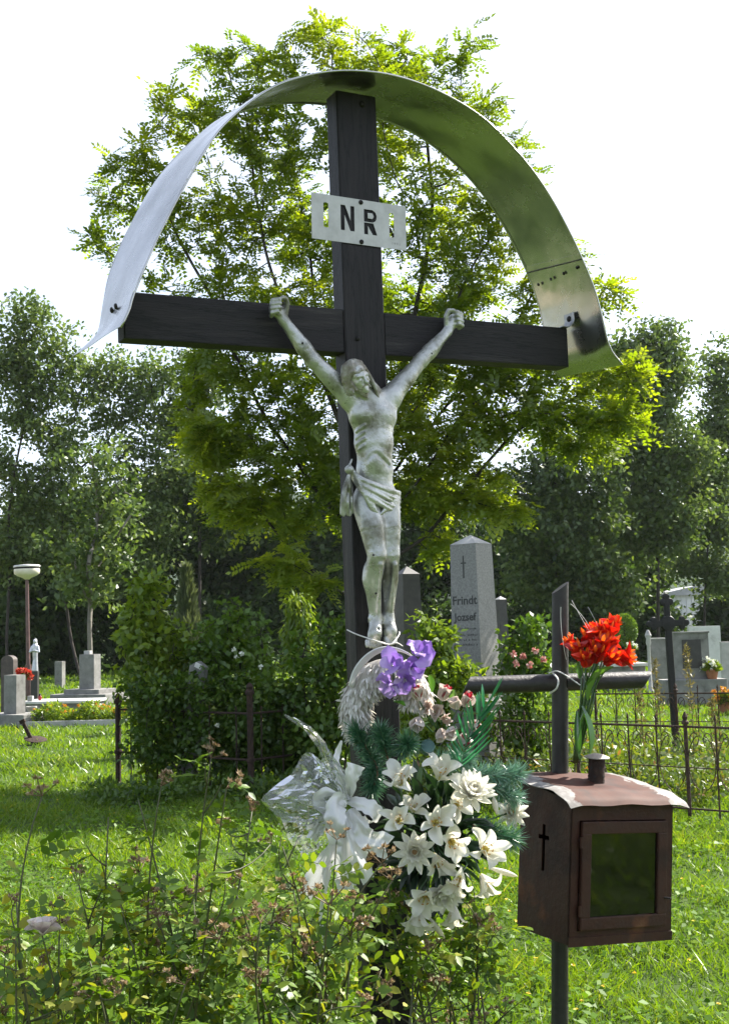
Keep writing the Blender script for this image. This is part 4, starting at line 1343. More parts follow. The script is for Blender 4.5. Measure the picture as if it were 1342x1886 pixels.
inst('figure', q.mesh('figure', surf('silver_paint', [(.3, (.40, .42, .45)), (.7, (.62, .63, .66))], 12, .35, .5)), sf)

# broken rusty iron cross lying in the grass
bi = on_ground(66, 1372)
ri = thing('broken_iron_cross', 'rusty broken iron grave cross tilted in the grass at left', 'iron cross', bi)
k = mpp(bi[1])
MB().box((-.115, 0, .19), (.055, .03, .36), rot=(0, R(-27), 0), bev=.006).box((-.195, 0, .345), (.085, .034, .05), rot=(0, R(-27), 0), bev=.006).build('shaft', RUST, ri)
MB().lathe([(.02, -.03), (.10, -.012), (.165, .004), (.17, .012), (.10, .022), (.03, .03)], c=(.0, 0, .075), n=14, rot=(R(14), R(8), 0), sy=.8).build('disc', RUST, ri, auto=35)
MB().tube([(0, 0, -.1), (.02, 0, .07)], [.03, .035], 8).build('stake', RUST, ri)

# iron fence of the overgrown plot at left
fl = thing('iron_fence', 'rusty iron fence swallowed by the dark ivy at left', 'fence', gx(330, 11.9))
fb = np.array(fl.location)
p1, p2, p3 = gx(217, 12.4) - fb, gx(458, 11.3) - fb, gx(640, 12.3) - fb
for p, h_ in ((p1, .86), (p2, .98), (p3, .95)):
    MB().tube([p + [0, 0, -.1], p + [0, 0, h_]], .03, 8).lathe([(.045, 0), (.045, .03), (.03, .05), (.036, .075), (.02, .10), (.004, .115)], c=p + [0, 0, h_], n=10).lathe([(.04, -.02), (.045, 0), (.04, .02)], c=p + [0, 0, .36], n=10).build('post', RUST, fl, auto=35)
for a, b_ in ((p1, p2), (p2, p3)):
    for z in (.36, .80):
        MB().tube([a + [0, .0, z], (a + b_) / 2 + [0, .18, z - .02], b_ + [0, .0, z]], .012, 6).build('rail', RUST, fl)
    for q_ in np.linspace(.10, .90, 5):
        p = a * (1 - q_) + b_ * q_ + [0, .36 * min(q_, 1 - q_), 0]
        MB().tube([p + [0, 0, .05], p + [0, 0, .86]], .008, 5).build('bar', RUST, fl)

# --- right side: wrought-iron fence round a plot
FRUST = surf('fence_rust', [(.3, (.026, .015, .011)), (.5, (.055, .030, .021)), (.7, (.11, .062, .042))], 25, .85, .2, bump=.4, bscale=90, detail=7)


def wrought_fence(label, A_, B_, n, seed, H_=.74):
    A_, B_ = np.asarray(A_), np.asarray(B_)
    t = thing('wrought_fence', label, 'fence', A_)
    v = B_ - A_; L = np.linalg.norm(v); u = v / L
    for z, r in ((.10, .008), (.42, .005), (H_, .010)):
        MB().tube([np.array([0, 0, z]), v + [0, 0, z]], r, 6).build('rail', FRUST, t)
    g = np.random.default_rng(seed)
    bar = MB().tube([(0, 0, .02), (0, 0, H_ + .05)], .007, 6).lathe([(.004, 0), (.012, .014), (.008, .03), (.001, .052)], c=(0, 0, H_ + .05), n=6).mesh('bar', FRUST)
    post = MB().tube([(0, 0, -.1), (0, 0, H_ + .02)], .016, 8).lathe([(.03, 0), (.03, .02), (.016, .035), (.024, .06), (.004, .10)], c=(0, 0, H_ + .02), n=8).mesh('post', FRUST)
    sc_ = MB()
    d = L / n
    for s_ in (-1, 1):
        sc_.tube([(s_ * d * .46 * math.cos(a) + 0, 0, .46 + .22 * math.sin(a)) for a in np.linspace(-1.35, 1.35, 10)], .0042, 5)
        sc_.tube([(s_ * (.02 + .035 * (1 - math.cos(a))), 0, H_ - .10 + .055 * math.sin(a)) for a in np.linspace(-1.2, 3.6, 12)], .0042, 5)
    scm = sc_.mesh('scroll', FRUST)
    rz = math.atan2(u[1], u[0])
    for i in range(n + 1):
        p = u * d * i
        inst('post' if i % 4 == 0 else 'bar', post if i % 4 == 0 else bar, t, p, (g.normal() * .012, g.normal() * .012, 0))
        if i < n: inst('scroll', scm, t, p + u * d / 2, (0, 0, rz))
    return t


wrought_fence('rusty wrought-iron fence run in front of the obelisk, behind the lantern', gx(872, 10.6), gx(1420, 9.0), 11, 3)
wrought_fence('rusty wrought-iron fence run at the back of the grassy plot', gx(1090, 13.9), gx(1470, 13.2), 10, 4)

# ornate black iron cross
Yi = 13.8
bi = gx(1234, Yi)
ic = thing('iron_cross', 'black cast-iron grave cross with knobbed arms leaning slightly', 'iron cross', bi, rot=(0, R(-1.2), R(12)))
zt_ = at(1224, 1093, Yi)[2]; za = at(1230, 1148, Yi)[2]
BLK = surf('black_iron', [(.3, (.010, .010, .011)), (.7, (.022, .021, .020))], 20, .55, .4, bump=.25)
s_ = MB()
s_.box((0, 0, za / 2 - .05), (.085, .05, za + .1), bev=.006, taper=.9)
s_.build('shaft', BLK, ic)
def trefoil(mb, c, ax, r):
    ax = np.array(ax, float); sd = np.array([ax[2], 0, -ax[0]])
    for o_ in (ax * r * 1.3, sd * r, -sd * r, ax * 0):
        mb.lathe([(.005, -.02), (r * .85, -.016), (r, 0), (r * .85, .016), (.005, .02)], c=np.array(c) + o_, n=12, rot=(R(90), 0, 0))
up_ = MB().box((0, 0, (za + zt_ - .12) / 2), (.07, .044, zt_ - .10 - za), bev=.006); trefoil(up_, (0, 0, zt_ - .10), (0, 0, 1), .045); up_.build('upper_arm', BLK, ic)
for s_ in (-1, 1):
    m_ = MB().box((s_ * .11, 0, za), (.16, .046, .072), bev=.006); trefoil(m_, (s_ * .18, 0, za), (s_, 0, 0), .042); m_.build('side_arm', BLK, ic)
MB().lathe([(.01, -.035), (.085, -.028), (.10, 0), (.085, .028), (.01, .035)], c=(0, 0, za), n=16, rot=(R(90), 0, 0)).build('boss', BLK, ic, auto=40)
MB().box((0, 0, .0), (.3, .24, .2), bev=.02).build('footstone', STONE, ic)

# headstones on the right
t, b, zt = headstone('gravestone', 'dark grey panelled gravestone behind the black iron cross', 1268, 22, 1166, .66, .16, STONE, 4, base=(1.15, .47, .55))
MB().box((.0, -.0835, .47 + (zt - .47) * .55), (.36, .008, (zt - .47) * .62)).build('panel', STONED, t)
MB().box((0, 0, zt + .012), (.70, .2, .03), bev=.006).build('coping', STONE, t)
headstone('gravestone', 'white rectangular gravestone rising behind the dark grey panelled one', 1295, 30, 1153, .80, .16, WHITE, 3)
t, b, zt = headstone('gravestone', 'narrow grey stele between the clipped shrub and the iron cross', 1208, 26, 1177, .40, .15, STONE, -8)
MB().box((0, 0, zt + .012), (.44, .19, .025)).build('coping', STONEL, t)
headstone('gravestone', 'pale gravestone edge at the far right', 1338, 24, 1182, .3, .14, STONEL, 0)
pu = thing('pedestal_urn', 'slim white baluster urn left of the narrow grey stele', 'urn', gx(1192, 25.4))
zt_ = at(1192, 1160, 25.4)[2]
MB().lathe([(.07, 0), (.07, .08), (.04, .12), (.035, zt_ - .35), (.06, zt_ - .28), (.045, zt_ - .2), (.075, zt_ - .12), (.05, zt_ - .06), (.02, zt_)], n=12).build('baluster', STONEL, pu, auto=40)
bt = gx(1142, 27); tb = thing('slab_tomb', 'white raised tomb slab seen below the red flowers', 'tomb', bt, R(4))
zt_ = at(1142, 1222, 27)[2]
MB().box((0, 0, zt_ / 2 - .05), (.80, .9, zt_), bev=.015).build('kerb', STONE, tb)
MB().box((0, 0, zt_ - .02), (.9, 1.0, .07), bev=.012).build('top_slab', WHITE, tb)
MB().box((.05, .42, zt_ + .09), (.80, .16, .18), bev=.012).build('head_block', STONEL, tb)
# pots of flowers
WHF = leafmat('white_petal', [(0, (.62, .64, .55)), (.6, (.76, .78, .70)), (1, (.8, .8, .76))], .3, (1, 1, .9), .04)
TERR = surf('terracotta', [(.3, (.28, .10, .05)), (.7, (.42, .17, .09))], 10, .8, bump=.15)
def pot(label, px, z, Y, r, mat, seed, leafm=LM_SHY, group=None):
    p = gx(px, Y) + [0, 0, z]
    t = thing('potted_flowers', label, 'flower pot', p, group=group)
    MB().lathe([(r * .55, 0), (r * .8, r * 1.0), (r * .9, r * 1.0), (r * .9, r * 1.15), (r * .7, r * 1.15), (r * .65, r * 1.0)], n=12).build('pot', TERR, t, auto=40)
    g = np.random.default_rng(seed)
    d = rdir(160, g); d[:, 2] = np.abs(d[:, 2])
    V, F, rn = leaves(np.array([0, 0, r * 1.1]) + d * r * .5, d, rdir(160, g), r * .9, r * .45)
    inst('leaves', mesh_np('leaves', V, F, leafm, False, rn), t)
    for i in range(14):
        c = np.array([0, 0, r * 1.3]) + unit(g.normal(size=3) * [1, 1, .5] + [0, 0, .9]) * r * g.uniform(.9, 1.5)
        dd = rdir(14, g)
        V, F, rn = leaves(c + dd * .004, dd, rdir(14, g), r * .36, r * .24)
        inst('flower', mesh_np('flower', V, F, mat, False, rn), t)
pot('white flowers in a clay pot on the white tomb slab', 1161, zt_ + .18, 27.42, .11, WHF, 3)
pot('white flowers in a clay pot right of the dark grey gravestone', 1306, .47, 21.85, .15, WHF, 4)
pot('yellow-green plant in a clay pot at the right edge', 1328, 0, 19.6, .17, OR, 5)
# clipped ball shrub
g_ = np.random.default_rng(77)
bb = gx(1149, 32); tb_ = thing('clipped_shrub', 'clipped round evergreen ball shrub above the white tomb', 'shrub', bb)
c_ = at(1149, 1160, 32) - bb
n = 5200; d = rdir(n, g_)
V, F, rn = leaves(c_ + d * np.array([.33, .33, .42]) * g_.uniform(.86, 1.02, (n, 1)), d + rdir(n, g_), rdir(n, g_), .055, .03, LEAF4)
inst('foliage', mesh_np('foliage', V, F, LM_SH, False, rn), tb_)
MB().tube([(0, 0, -.05), (c_[0] * .5, 0, c_[2] * .5), (c_[0], 0, c_[2] + .2)], [.05, .04, .02], 7).build('trunk', BARKD, tb_)

# white shed far behind on the right
SHED = surf('shed_white', [(.3, (.50, .51, .53)), (.7, (.66, .66, .67))], 3, .7)
bsd = gx(1284, 62)
shd = thing('shed', 'white plank-walled shed far behind the graves at right', 'shed', bsd)
zt_ = at(1284, 1096, 62)[2]
wpx = 1.9
for i in range(14):
    x = -wpx + (i + .5) * 2 * wpx / 14
    MB().box((x, 0, zt_ / 2), (2 * wpx / 14 - .02, .05, zt_), bev=.006).build('plank', SHED, shd)
MB().box((0, 1.6, zt_ / 2 - .03), (2 * wpx - .05, 3.1, zt_ - .08)).build('wall', SHED, shd)
MB().prism([(-wpx - .25, zt_), (wpx + .25, zt_), (wpx + .25, zt_ + .06), (0, zt_ + .5), (-wpx - .25, zt_ + .06)], -.25, 3.4).build('roof', surf('shed_roof', [(.3, (.28, .28, .29)), (.7, (.38, .38, .39))], 4, .7), shd)
bsd = gx(1352, 58)
sh2 = thing('shed', 'white panel wall of a shed at the far right edge', 'shed', bsd)
MB().box((0, 1, 1.2), (1.5, 2, 2.4), bev=.01).build('wall', SHED, sh2)
MB().box((0, 1, 2.44), (1.7, 2.2, .07), bev=.01).build('roof', MATS['shed_roof'], sh2)
# ------------------------------------------------------------------ pipe cross and candle lantern
PIPE = surf('painted_pipe', [(.3, (.015, .0135, .0138)), (.6, (.027, .024, .024)), (.8, (.058, .050, .046))], 12, .5, .1, bump=.25, bscale=60, rvar=.1)
Yp = 4.33
pt = at(1031, 1082, Yp); pb_ = at(1026, 1880, Yp)
ax = unit(pt - pb_)
base = pb_ - ax * (pb_[2] / ax[2])
pipe = thing('pipe_cross', 'dark grave cross welded from round iron pipe', 'cross', base)
def cut_pipe(a, b, r, ca, cb, n=20):
    """pipe from a to b; ca, cb = slant vectors of the end cuts (shift along the axis per radius)"""
    a, b = np.asarray(a, float), np.asarray(b, float)
    T = unit(b - a)
    N = unit(np.cross(T, [0, 1, 0] if abs(T[1]) < .8 else [1, 0, 0])); Bn = np.cross(T, N)
    an = np.linspace(0, 2 * math.pi, n, endpoint=False)
    ring = np.cos(an)[:, None] * N + np.sin(an)[:, None] * Bn
    V = []
    for c, cv in ((a, ca), (b, cb)):
        V.append(c + ring * r + T * ((ring @ np.asarray(cv, float)) * r)[:, None])
    F = [(i, (i + 1) % n, n + (i + 1) % n, n + i) for i in range(n)] + [tuple(range(n - 1, -1, -1)), tuple(range(n, 2 * n))]
    return MB().add(np.concatenate(V), F)
rp = .0305
cut_pipe((0, 0, -.2), pt - base, rp, (0, 0, 0), (.75, .1, 0)).build('pole', PIPE, pipe, auto=40)
pa = base + ax * ((at(1030, 1257, Yp)[2]) / ax[2])
u_ = np.array([math.cos(R(14)), math.sin(R(14)), -.004])
aL = at(878, 1262, Yp - .17); aR = at(1166, 1252, Yp + .16)
arm_c = pa - base
dl = np.linalg.norm((aL - pa)[:2]); dr = np.linalg.norm((aR - pa)[:2])
cut_pipe(arm_c - u_ * dl, arm_c - u_ * (rp * .6), .032, (0, .35, .55), (0, 0, 0)).build('side_arm', PIPE, pipe, auto=40)
cut_pipe(arm_c + u_ * (rp * .6), arm_c + u_ * dr, .0315, (0, 0, 0), (0, .2, .65)).build('side_arm', PIPE, pipe, auto=40)

# lantern box on the front of the pole
LRUST = surf('lantern_paint', [(.25, (.011, .0052, .0045)), (.40, (.026, .0088, .006)), (.50, (.043, .0138, .008)), (.58, (.036, .0145, .010)), (.66, (.080, .027, .012)), (.80, (.14, .066, .033))], 5.5, .62, .0, bump=.25, bscale=60, detail=7, rvar=.1, spec=.3)
LROOF = None
m, nt, out = new_mat('lantern_roof')
bs = nt.nodes.new('ShaderNodeBsdfPrincipled'); nt.links.new(bs.outputs[0], out.inputs['Surface'])
rc = ramp(nt, [(.25, (.020, .009, .006)), (.42, (.050, .0135, .007)), (.55, (.070, .022, .012)), (.66, (.060, .030, .020)), (.78, (.12, .085, .068))], tex_noise(nt, 9, 7, .6))
sc_ = ramp(nt, [(.3, (.11, .10, .09)), (.5, (.19, .18, .17)), (.7, (.36, .35, .335))], tex_noise(nt, 22, 6, .7))
# bare zinc where the paint has flaked along the sides
tc_ = nt.nodes.new('ShaderNodeTexCoord'); sp = nt.nodes.new('ShaderNodeSeparateXYZ'); nt.links.new(tc_.outputs['Object'], sp.inputs[0])
mth = nt.nodes.new('ShaderNodeMath'); mth.operation = 'SUBTRACT'; nt.links.new(sp.outputs['X'], mth.inputs[0]); mth.inputs[1].default_value = .21
ab = nt.nodes.new('ShaderNodeMath'); ab.operation = 'ABSOLUTE'; nt.links.new(mth.outputs[0], ab.inputs[0])
nz = nt.nodes.new('ShaderNodeMath'); nz.operation = 'MULTIPLY_ADD'; nt.links.new(tex_noise(nt, 14, 5, .65), nz.inputs[0]); nz.inputs[1].default_value = .20; nt.links.new(ab.outputs[0], nz.inputs[2])
st = nt.nodes.new('ShaderNodeMapRange'); st.inputs[1].default_value = .285; st.inputs[2].default_value = .300; nt.links.new(nz.outputs[0], st.inputs[0])
mx = nt.nodes.new('ShaderNodeMix'); mx.data_type = 'RGBA'; nt.links.new(st.outputs[0], mx.inputs[0]); nt.links.new(rc, mx.inputs[6]); nt.links.new(sc_, mx.inputs[7])
nt.links.new(mx.outputs[2], bs.inputs['Base Color']); bs.inputs['Roughness'].default_value = .72; bs.inputs['Specular IOR Level'].default_value = .25
ml = nt.nodes.new('ShaderNodeMath'); ml.operation = 'MULTIPLY'; nt.links.new(st.outputs[0], ml.inputs[0]); ml.inputs[1].default_value = .15; nt.links.new(ml.outputs[0], bs.inputs['Metallic'])
LROOF = m
FLt, FLb = at(1058, 1478, 3.95), at(1046, 1742, 3.95)
LW, LD, LH = .44, .29, .46
lan = thing('lantern_box', 'rusty red-brown metal candle lantern with a glass door on the pipe cross', 'lantern', FLb, rot=(0, R(5.0), R(28)))
th_ = .004
# shell: sides, back, bottom, front frame (local x along the front, y to the back)
sidez = LH + .045
mb = MB()
side = [(0, 0), (0, LH), (LD, sidez), (LD, 0)]
# left wall with a cross-shaped opening: built as strips round the opening
cxm, czm = LD * .52, LH * .66
cw, cl_, ct, cz_ = .017, .155, .060, .022     # stem width, stem length, arm length, arm height offset
ztopc = czm + .065; zbotc = ztopc - cl_; za0 = ztopc - .036; za1 = za0 - .015
def wall_strip(y0, y1, z0, z1, zl=None, zr=None):
    """piece of the left wall between y0..y1 and z0..z1 (z1 may be the sloping top)"""
    t0 = LH + (sidez - LH) * y0 / LD if z1 is None else z1
    t1 = LH + (sidez - LH) * y1 / LD if z1 is None else z1
    V = [(0, y0, z0), (0, y1, z0), (0, y1, t1), (0, y0, t0), (th_, y0, z0), (th_, y1, z0), (th_, y1, t1), (th_, y0, t0)]
    mb.add(V, [(3, 2, 1, 0), (4, 5, 6, 7), (0, 1, 5, 4), (1, 2, 6, 5), (2, 3, 7, 6), (3, 0, 4, 7)])
yA, yB, yC, yD = cxm - ct / 2, cxm - cw / 2, cxm + cw / 2, cxm + ct / 2
wall_strip(0, yA, 0, None); wall_strip(yD, LD, 0, None)
wall_strip(yA, yB, za0, None); wall_strip(yB, yC, ztopc, None); wall_strip(yC, yD, za0, None)
wall_strip(yA, yB, 0, za1); wall_strip(yB, yC, 0, zbotc); wall_strip(yC, yD, 0, za1)
body = mb.build('side_wall', LRUST, lan)
tag(body, 'left wall with a small cross cut out')
MB().add([(LW - th_, 0, 0), (LW - th_, LD, 0), (LW - th_, LD, sidez), (LW - th_, 0, LH), (LW, 0, 0), (LW, LD, 0), (LW, LD, sidez), (LW, 0, LH)], [(3, 2, 1, 0), (4, 5, 6, 7), (0, 1, 5, 4), (1, 2, 6, 5), (2, 3, 7, 6), (3, 0, 4, 7)]).build('side_wall', LRUST, lan)
MB().box((LW / 2, LD - th_ / 2 - .001, sidez / 2 - .002), (LW - 2 * th_, th_, sidez - .008)).build('back_wall', LRUST, lan)
MB().box((LW / 2, LD / 2, .006), (LW - 2 * th_ - .002, LD - .012, th_)).box((LW / 2, -.001, .010), (LW + .004, .006, .030)).build('floor_plate', LRUST, lan)
fr = MB()
fr.box((.0165, .004, LH / 2), (.033, .008, LH)).box((LW - .0165, .004, LH / 2), (.033, .008, LH)).box((LW / 2, .0035, .022), (LW - .066, .007, .044)).box((LW / 2, .0035, LH - .03), (LW - .066, .007, .06))
fr.build('front_frame', LRUST, lan)
door = MB()
dx0, dx1, dz0, dz1 = .036, LW - .036, .047, LH - .063
fw = .040
door.box(((dx0 + dx1) / 2, -.007, dz0 + fw / 2), (dx1 - dx0, .016, fw), bev=.003).box(((dx0 + dx1) / 2, -.007, dz1 - fw / 2), (dx1 - dx0, .016, fw), bev=.003)
door.box((dx0 + fw / 2, -.0075, (dz0 + dz1) / 2), (fw, .0165, dz1 - dz0 - 2 * fw), bev=.003).box((dx1 - fw / 2, -.0075, (dz0 + dz1) / 2), (fw, .0165, dz1 - dz0 - 2 * fw), bev=.003)
dr_ = door.build('door', LRUST, lan)
m, nt, out = new_mat('dirty_glass')
gl = nt.nodes.new('ShaderNodeBsdfGlossy'); gl.inputs['Roughness'].default_value = .04
tr = nt.nodes.new('ShaderNodeBsdfTransparent'); tr.inputs[0].default_value = (.20, .21, .19, 1)
df = nt.nodes.new('ShaderNodeBsdfDiffuse'); nt.links.new(ramp(nt, [(.4, (.008, .008, .006)), (.62, (.02, .02, .016)), (.8, (.10, .095, .085))], tex_noise(nt, 9, 8, .7)), df.inputs[0])
fz = nt.nodes.new('ShaderNodeFresnel'); fz.inputs[0].default_value = 1.52
mr = nt.nodes.new('ShaderNodeMath'); mr.operation = 'MULTIPLY_ADD'; nt.links.new(fz.outputs[0], mr.inputs[0]); mr.inputs[1].default_value = 1.1; mr.inputs[2].default_value = .012
a_ = nt.nodes.new('ShaderNodeMixShader'); a_.inputs[0].default_value = .22; nt.links.new(tr.outputs[0], a_.inputs[1]); nt.links.new(df.outputs[0], a_.inputs[2])
b_ = nt.nodes.new('ShaderNodeMixShader'); nt.links.new(mr.outputs[0], b_.inputs[0]); nt.links.new(a_.outputs[0], b_.inputs[1]); nt.links.new(gl.outputs[0], b_.inputs[2])
nt.links.new(b_.outputs[0], out.inputs['Surface'])
GLASS = m
MB().box(((dx0 + dx1) / 2, -.004, (dz0 + dz1) / 2), (dx1 - dx0 - 2 * fw + .008, .003, dz1 - dz0 - 2 * fw + .008)).build('pane', GLASS, dr_)
for z in (.11, .33): MB().tube([(dx0 - .004, -.013, z - .018), (dx0 - .004, -.013, z + .018)], .006, 8).build('hinge', LRUST, dr_)
MB().tube(catmull([(dx1 - .012, -.016, .14), (dx1 + .002, -.030, .14), (dx1 + .014, -.022, .135)], 4), .003, 6).build('latch', IRON, dr_)
# roof sheet, sloping to the front and rolled down there
ys = np.array([LD + .045, LD * .8, LD * .5, LD * .22, .03, -.012, -.034]); zs = np.array([sidez + .012, sidez + .004, sidez - .012, LH + .028, LH + .017, LH + .002, LH - .018])
pr = catmull(np.stack([ys, zs], 1), 4)
xs = np.linspace(-.035, LW + .045, 13)
G = np.zeros((len(pr), len(xs), 3))
for j, x in enumerate(xs):
    e = max(0, (abs(x - LW / 2) - LW * .42)) / (LW * .15)
    G[:, j, 0] = x - (.03 * (pr[:, 0] / LD) if x < LW / 2 else -.0) * 1.0
    G[:, j, 1] = pr[:, 0]
    G[:, j, 2] = pr[:, 1] + .010 - .006 * e * e + .0025 * math.sin(x * 31 + 1) + .002 * np.sin(pr[:, 0] * 23 + x * 9)
lr = MB().slab(G, .0022).build('roof', LROOF, lan, auto=40)
cxr, cyr = .245, LD * .62
zr = sidez - .012
ch = MB().tube([(cxr, cyr, zr - .02), (cxr, cyr, zr + .102)], .0295, 18).build('chimney', RUST, lr, auto=40)
MB().lathe([(.004, .012), (.020, .009), (.045, .0), (.046, -.003), (.006, -.002)], c=(cxr, cyr, zr + .1045), n=20, rot=(R(4), R(-3), 0)).build('chimney_cap', surf('zinc', [(.3, (.22, .19, .16)), (.7, (.38, .34, .30))], 14, .6, .3, bump=.15), lr, auto=40)
for a in np.linspace(0, 2 * math.pi, 7)[:-1]:
    for dz in (.036, .066):
        inst('vent_hole', MB().lathe([(.0042, 0), (.0042, .0012), (.001, .0013)], n=8).mesh('vent_hole', BLK), ch, (cxr + .0297 * math.cos(a + dz * 20), cyr + .0297 * math.sin(a + dz * 20), zr + dz), (0, R(90), a + dz * 20))
MB().box((LW * .30, LD + .012, LH * .7), (.09, .022, .03)).box((LW * .30, LD + .012, LH * .2), (.09, .022, .03)).build('clamp', RUST, lan)
# candle inside
MB().lathe([(.03, .0), (.033, .03), (.033, .11), (.026, .12), (.004, .122)], c=(.16, .15, .008), n=14).build('candle', surf('wax', [(.4, (.30, .28, .24)), (.6, (.36, .34, .30))], 10, .5), lan, auto=50)

# ------------------------------------------------------------------ red artificial flowers tied to the pipe cross
RP = leafmat('scarlet_petal', [(0, (.42, .008, .006)), (.5, (.62, .016, .007)), (1, (.72, .040, .008))], .35, (1.15, .8, .5), .05)
RT = leafmat('orange_tip', [(0, (.70, .075, .01)), (1, (.80, .20, .015))], .35, (1.1, .9, .5), .04)
GST = leafmat('plastic_green', [(0, (.030, .10, .018)), (.5, (.05, .15, .02)), (1, (.11, .24, .03))], .3, (1.2, 1.2, .5), .10, .3)


def petal_mesh(name, mat, L, W, prof, cup=.35, nu=9, nv=5, tip=.15, base=.3, rn=.5, wave=0):
    """petal along +x, opening upwards (+z); prof(t) -> (x, z) centreline in units of L"""
    t = np.linspace(0, 1, nu)
    w = W * np.clip(np.where(t < .55, base + (1 - base) * np.sin(t / .55 * math.pi / 2), 1) * np.where(t > .55, np.cos((t - .55) / .45 * math.pi / 2 * (1 - tip * .4)) ** .8, 1), .02, 1)
    c = np.array([prof(q) for q in t]) * L
    s = np.linspace(-1, 1, nv)
    G = np.zeros((nu, nv, 3))
    T = unit(np.gradient(c, axis=0)); N = np.stack([-T[:, 1], T[:, 0]], 1)
    for j, q in enumerate(s):
        up = cup * w * (abs(q) ** 1.35 - .40) + wave * W * np.sin(t * 9 + q * 2) * abs(q)
        G[:, j, 0] = c[:, 0] + N[:, 0] * up
        G[:, j, 1] = q * w / 2
        G[:, j, 2] = c[:, 1] + N[:, 1] * up
    mb = MB().grid(G)
    return mb.mesh(name, mat, True, np.full(nu * nv, rn))


def aim(d, roll=0.0):
    """euler that turns +z to direction d"""
    q = Vector(d).to_track_quat('Z', 'Y')
    return (q.to_matrix() @ Matrix.Rotation(roll, 3, 'Z')).to_euler()


def blossom(parent, name, p, d, petals, n, roll, spread, sc, spiral=.0, off=0.0):
    """flower part at p facing d: petals = list of meshes; spread = tilt of petals from the axis"""
    f = empty(name, p, aim(d, roll), parent)
    f.scale = (sc, sc, sc)
    for i in range(n):
        a = 2 * math.pi * i / n + spiral * (i % 2)
        sp_ = spread if not hasattr(spread, '__len__') else spread[i % len(spread)]
        me = petals[i % len(petals)]
        o = inst('petal', me, f, (off * math.cos(a), off * math.sin(a), 0))
        jr = np.random.default_rng(int(abs(p[0] * 9e4 + p[2] * 7e4)) + i * 17).normal(size=4)
        o.rotation_euler = (Matrix.Rotation(a + jr[0] * .13, 3, 'Z') @ Matrix.Rotation(-(math.pi / 2 - sp_ - jr[1] * .14), 3, 'Y') @ Matrix.Rotation(jr[2] * .22, 3, 'X')).to_euler()
        o.scale = (1 + .09 * jr[3], 1 + .10 * jr[0], 1 + .3 * jr[1])
    return f


tul = [petal_mesh('petal', RP, .076, .046, lambda t: (t - .10 * math.sin(t * 3.1), .16 * math.sin(t * math.pi) - .9 * max(0, t - .66) ** 1.3), .40, rn=q, tip=.0, nu=11) for q in (.1, .45, .85)]
tulo = petal_mesh('petal', RT, .034, .015, lambda t: (t, .25 * t * t), .4, rn=.6, nu=6)
rb = thing('red_bouquet', 'scarlet and orange artificial tulips tied to the pipe cross', 'bouquet', at(1066, 1250, 4.24))
ro = np.array(rb.location)
tul_spots = [(1072, 1200, 4.24, (-.45, -.35, .9), 1.0), (1094, 1206, 4.18, (.1, -.55, .8), 1.12), (1084, 1180, 4.26, (-.15, -.2, 1), 1.0), (1110, 1172, 4.22, (.15, -.2, 1), 1.15), (1122, 1158, 4.26, (.35, .1, 1), 1.05),
             (1104, 1190, 4.18, (.25, -.4, .9), 1.05), (1128, 1204, 4.22, (1, -.3, .25), 1.1), (1062, 1184, 4.28, (-.6, .0, .85), .9), (1078, 1214, 4.17, (-.1, -.6, .75), .95), (1116, 1184, 4.27, (.6, .2, .8), .95), (1100, 1176, 4.24, (.0, -.3, 1), 1.05), (1112, 1208, 4.19, (.5, -.6, .5), .95), (1094, 1170, 4.28, (-.1, .1, 1), 1.0)]
gath = at(1078, 1290, 4.24) - ro
stem_b = at(1058, 1405, 4.27) - ro
for i, (px, py, Y, d, s_) in enumerate(tul_spots):
    p = at(px, py + 14, Y) - ro
    d = unit(d)
    f = blossom(rb, 'flower', p, d, tul, 6, i * 1.3, (.18, .40), s_ * .95, off=.004)
    for k2 in range(4):
        a = k2 * 1.57 + i
        o = inst('tip', tulo, f, (.016 * math.cos(a), .016 * math.sin(a), .048)); o.rotation_euler = (Matrix.Rotation(a, 3, 'Z') @ Matrix.Rotation(-1.15, 3, 'Y')).to_euler()
    g0 = gath + np.array([(i - 5) * .004, (i % 3 - 1) * .005, 0]); sb = stem_b + np.array([(i - 5) * .0012, 0, 0])
    MB().tube(catmull([p, (p + g0) / 2 + [0, 0, .01], g0, (g0 + sb) / 2, sb], 4), .0032, 6).build('stem', GST, rb, True)
for i, (p0_, d, L, W) in enumerate(((at(1080, 1262, 4.21), (.75, -.2, .5), .115, .045), (at(1082, 1290, 4.20), (.35, -.2, .9), .085, .03), (at(1070, 1300, 4.21), (.1, -.1, -1), .17, .032), (at(1062, 1310, 4.22), (-.02, -.1, -1), .15, .026), (at(1078, 1305, 4.23), (-.12, 0, -1), .19, .03), (at(1066, 1250, 4.23), (-.1, -.2, .9), .06, .02))):
    me = petal_mesh('leaf', GST, L, W, lambda t: (t, .10 * math.sin(t * 3)), .5, rn=(.9, .8, .3, .2, .5, .6)[i])
    o = inst('leaf', me, rb, p0_ - ro)
    o.rotation_euler = Vector(d).to_track_quat('X', 'Z').to_euler()
FIB = surf('grass_fibre', [(.4, (.5, .5, .45)), (.6, (.6, .6, .55))], 10, .4)
fw_ = MB()
for (a, b, c) in (((1095, 1180), (1070, 1140), (1052, 1105)), ((1088, 1160), (1072, 1130), (1050, 1112)), ((1105, 1165), (1095, 1140), (1082, 1118)), ((1042, 1215), (1030, 1160), (1032, 1118))):
    fw_.tube(bez(at(*a, 4.22), at(*b, 4.2), at(*c, 4.22), 8) - ro, .0009, 4)
tag(fw_.build('fibres', FIB, rb), kind='stuff')
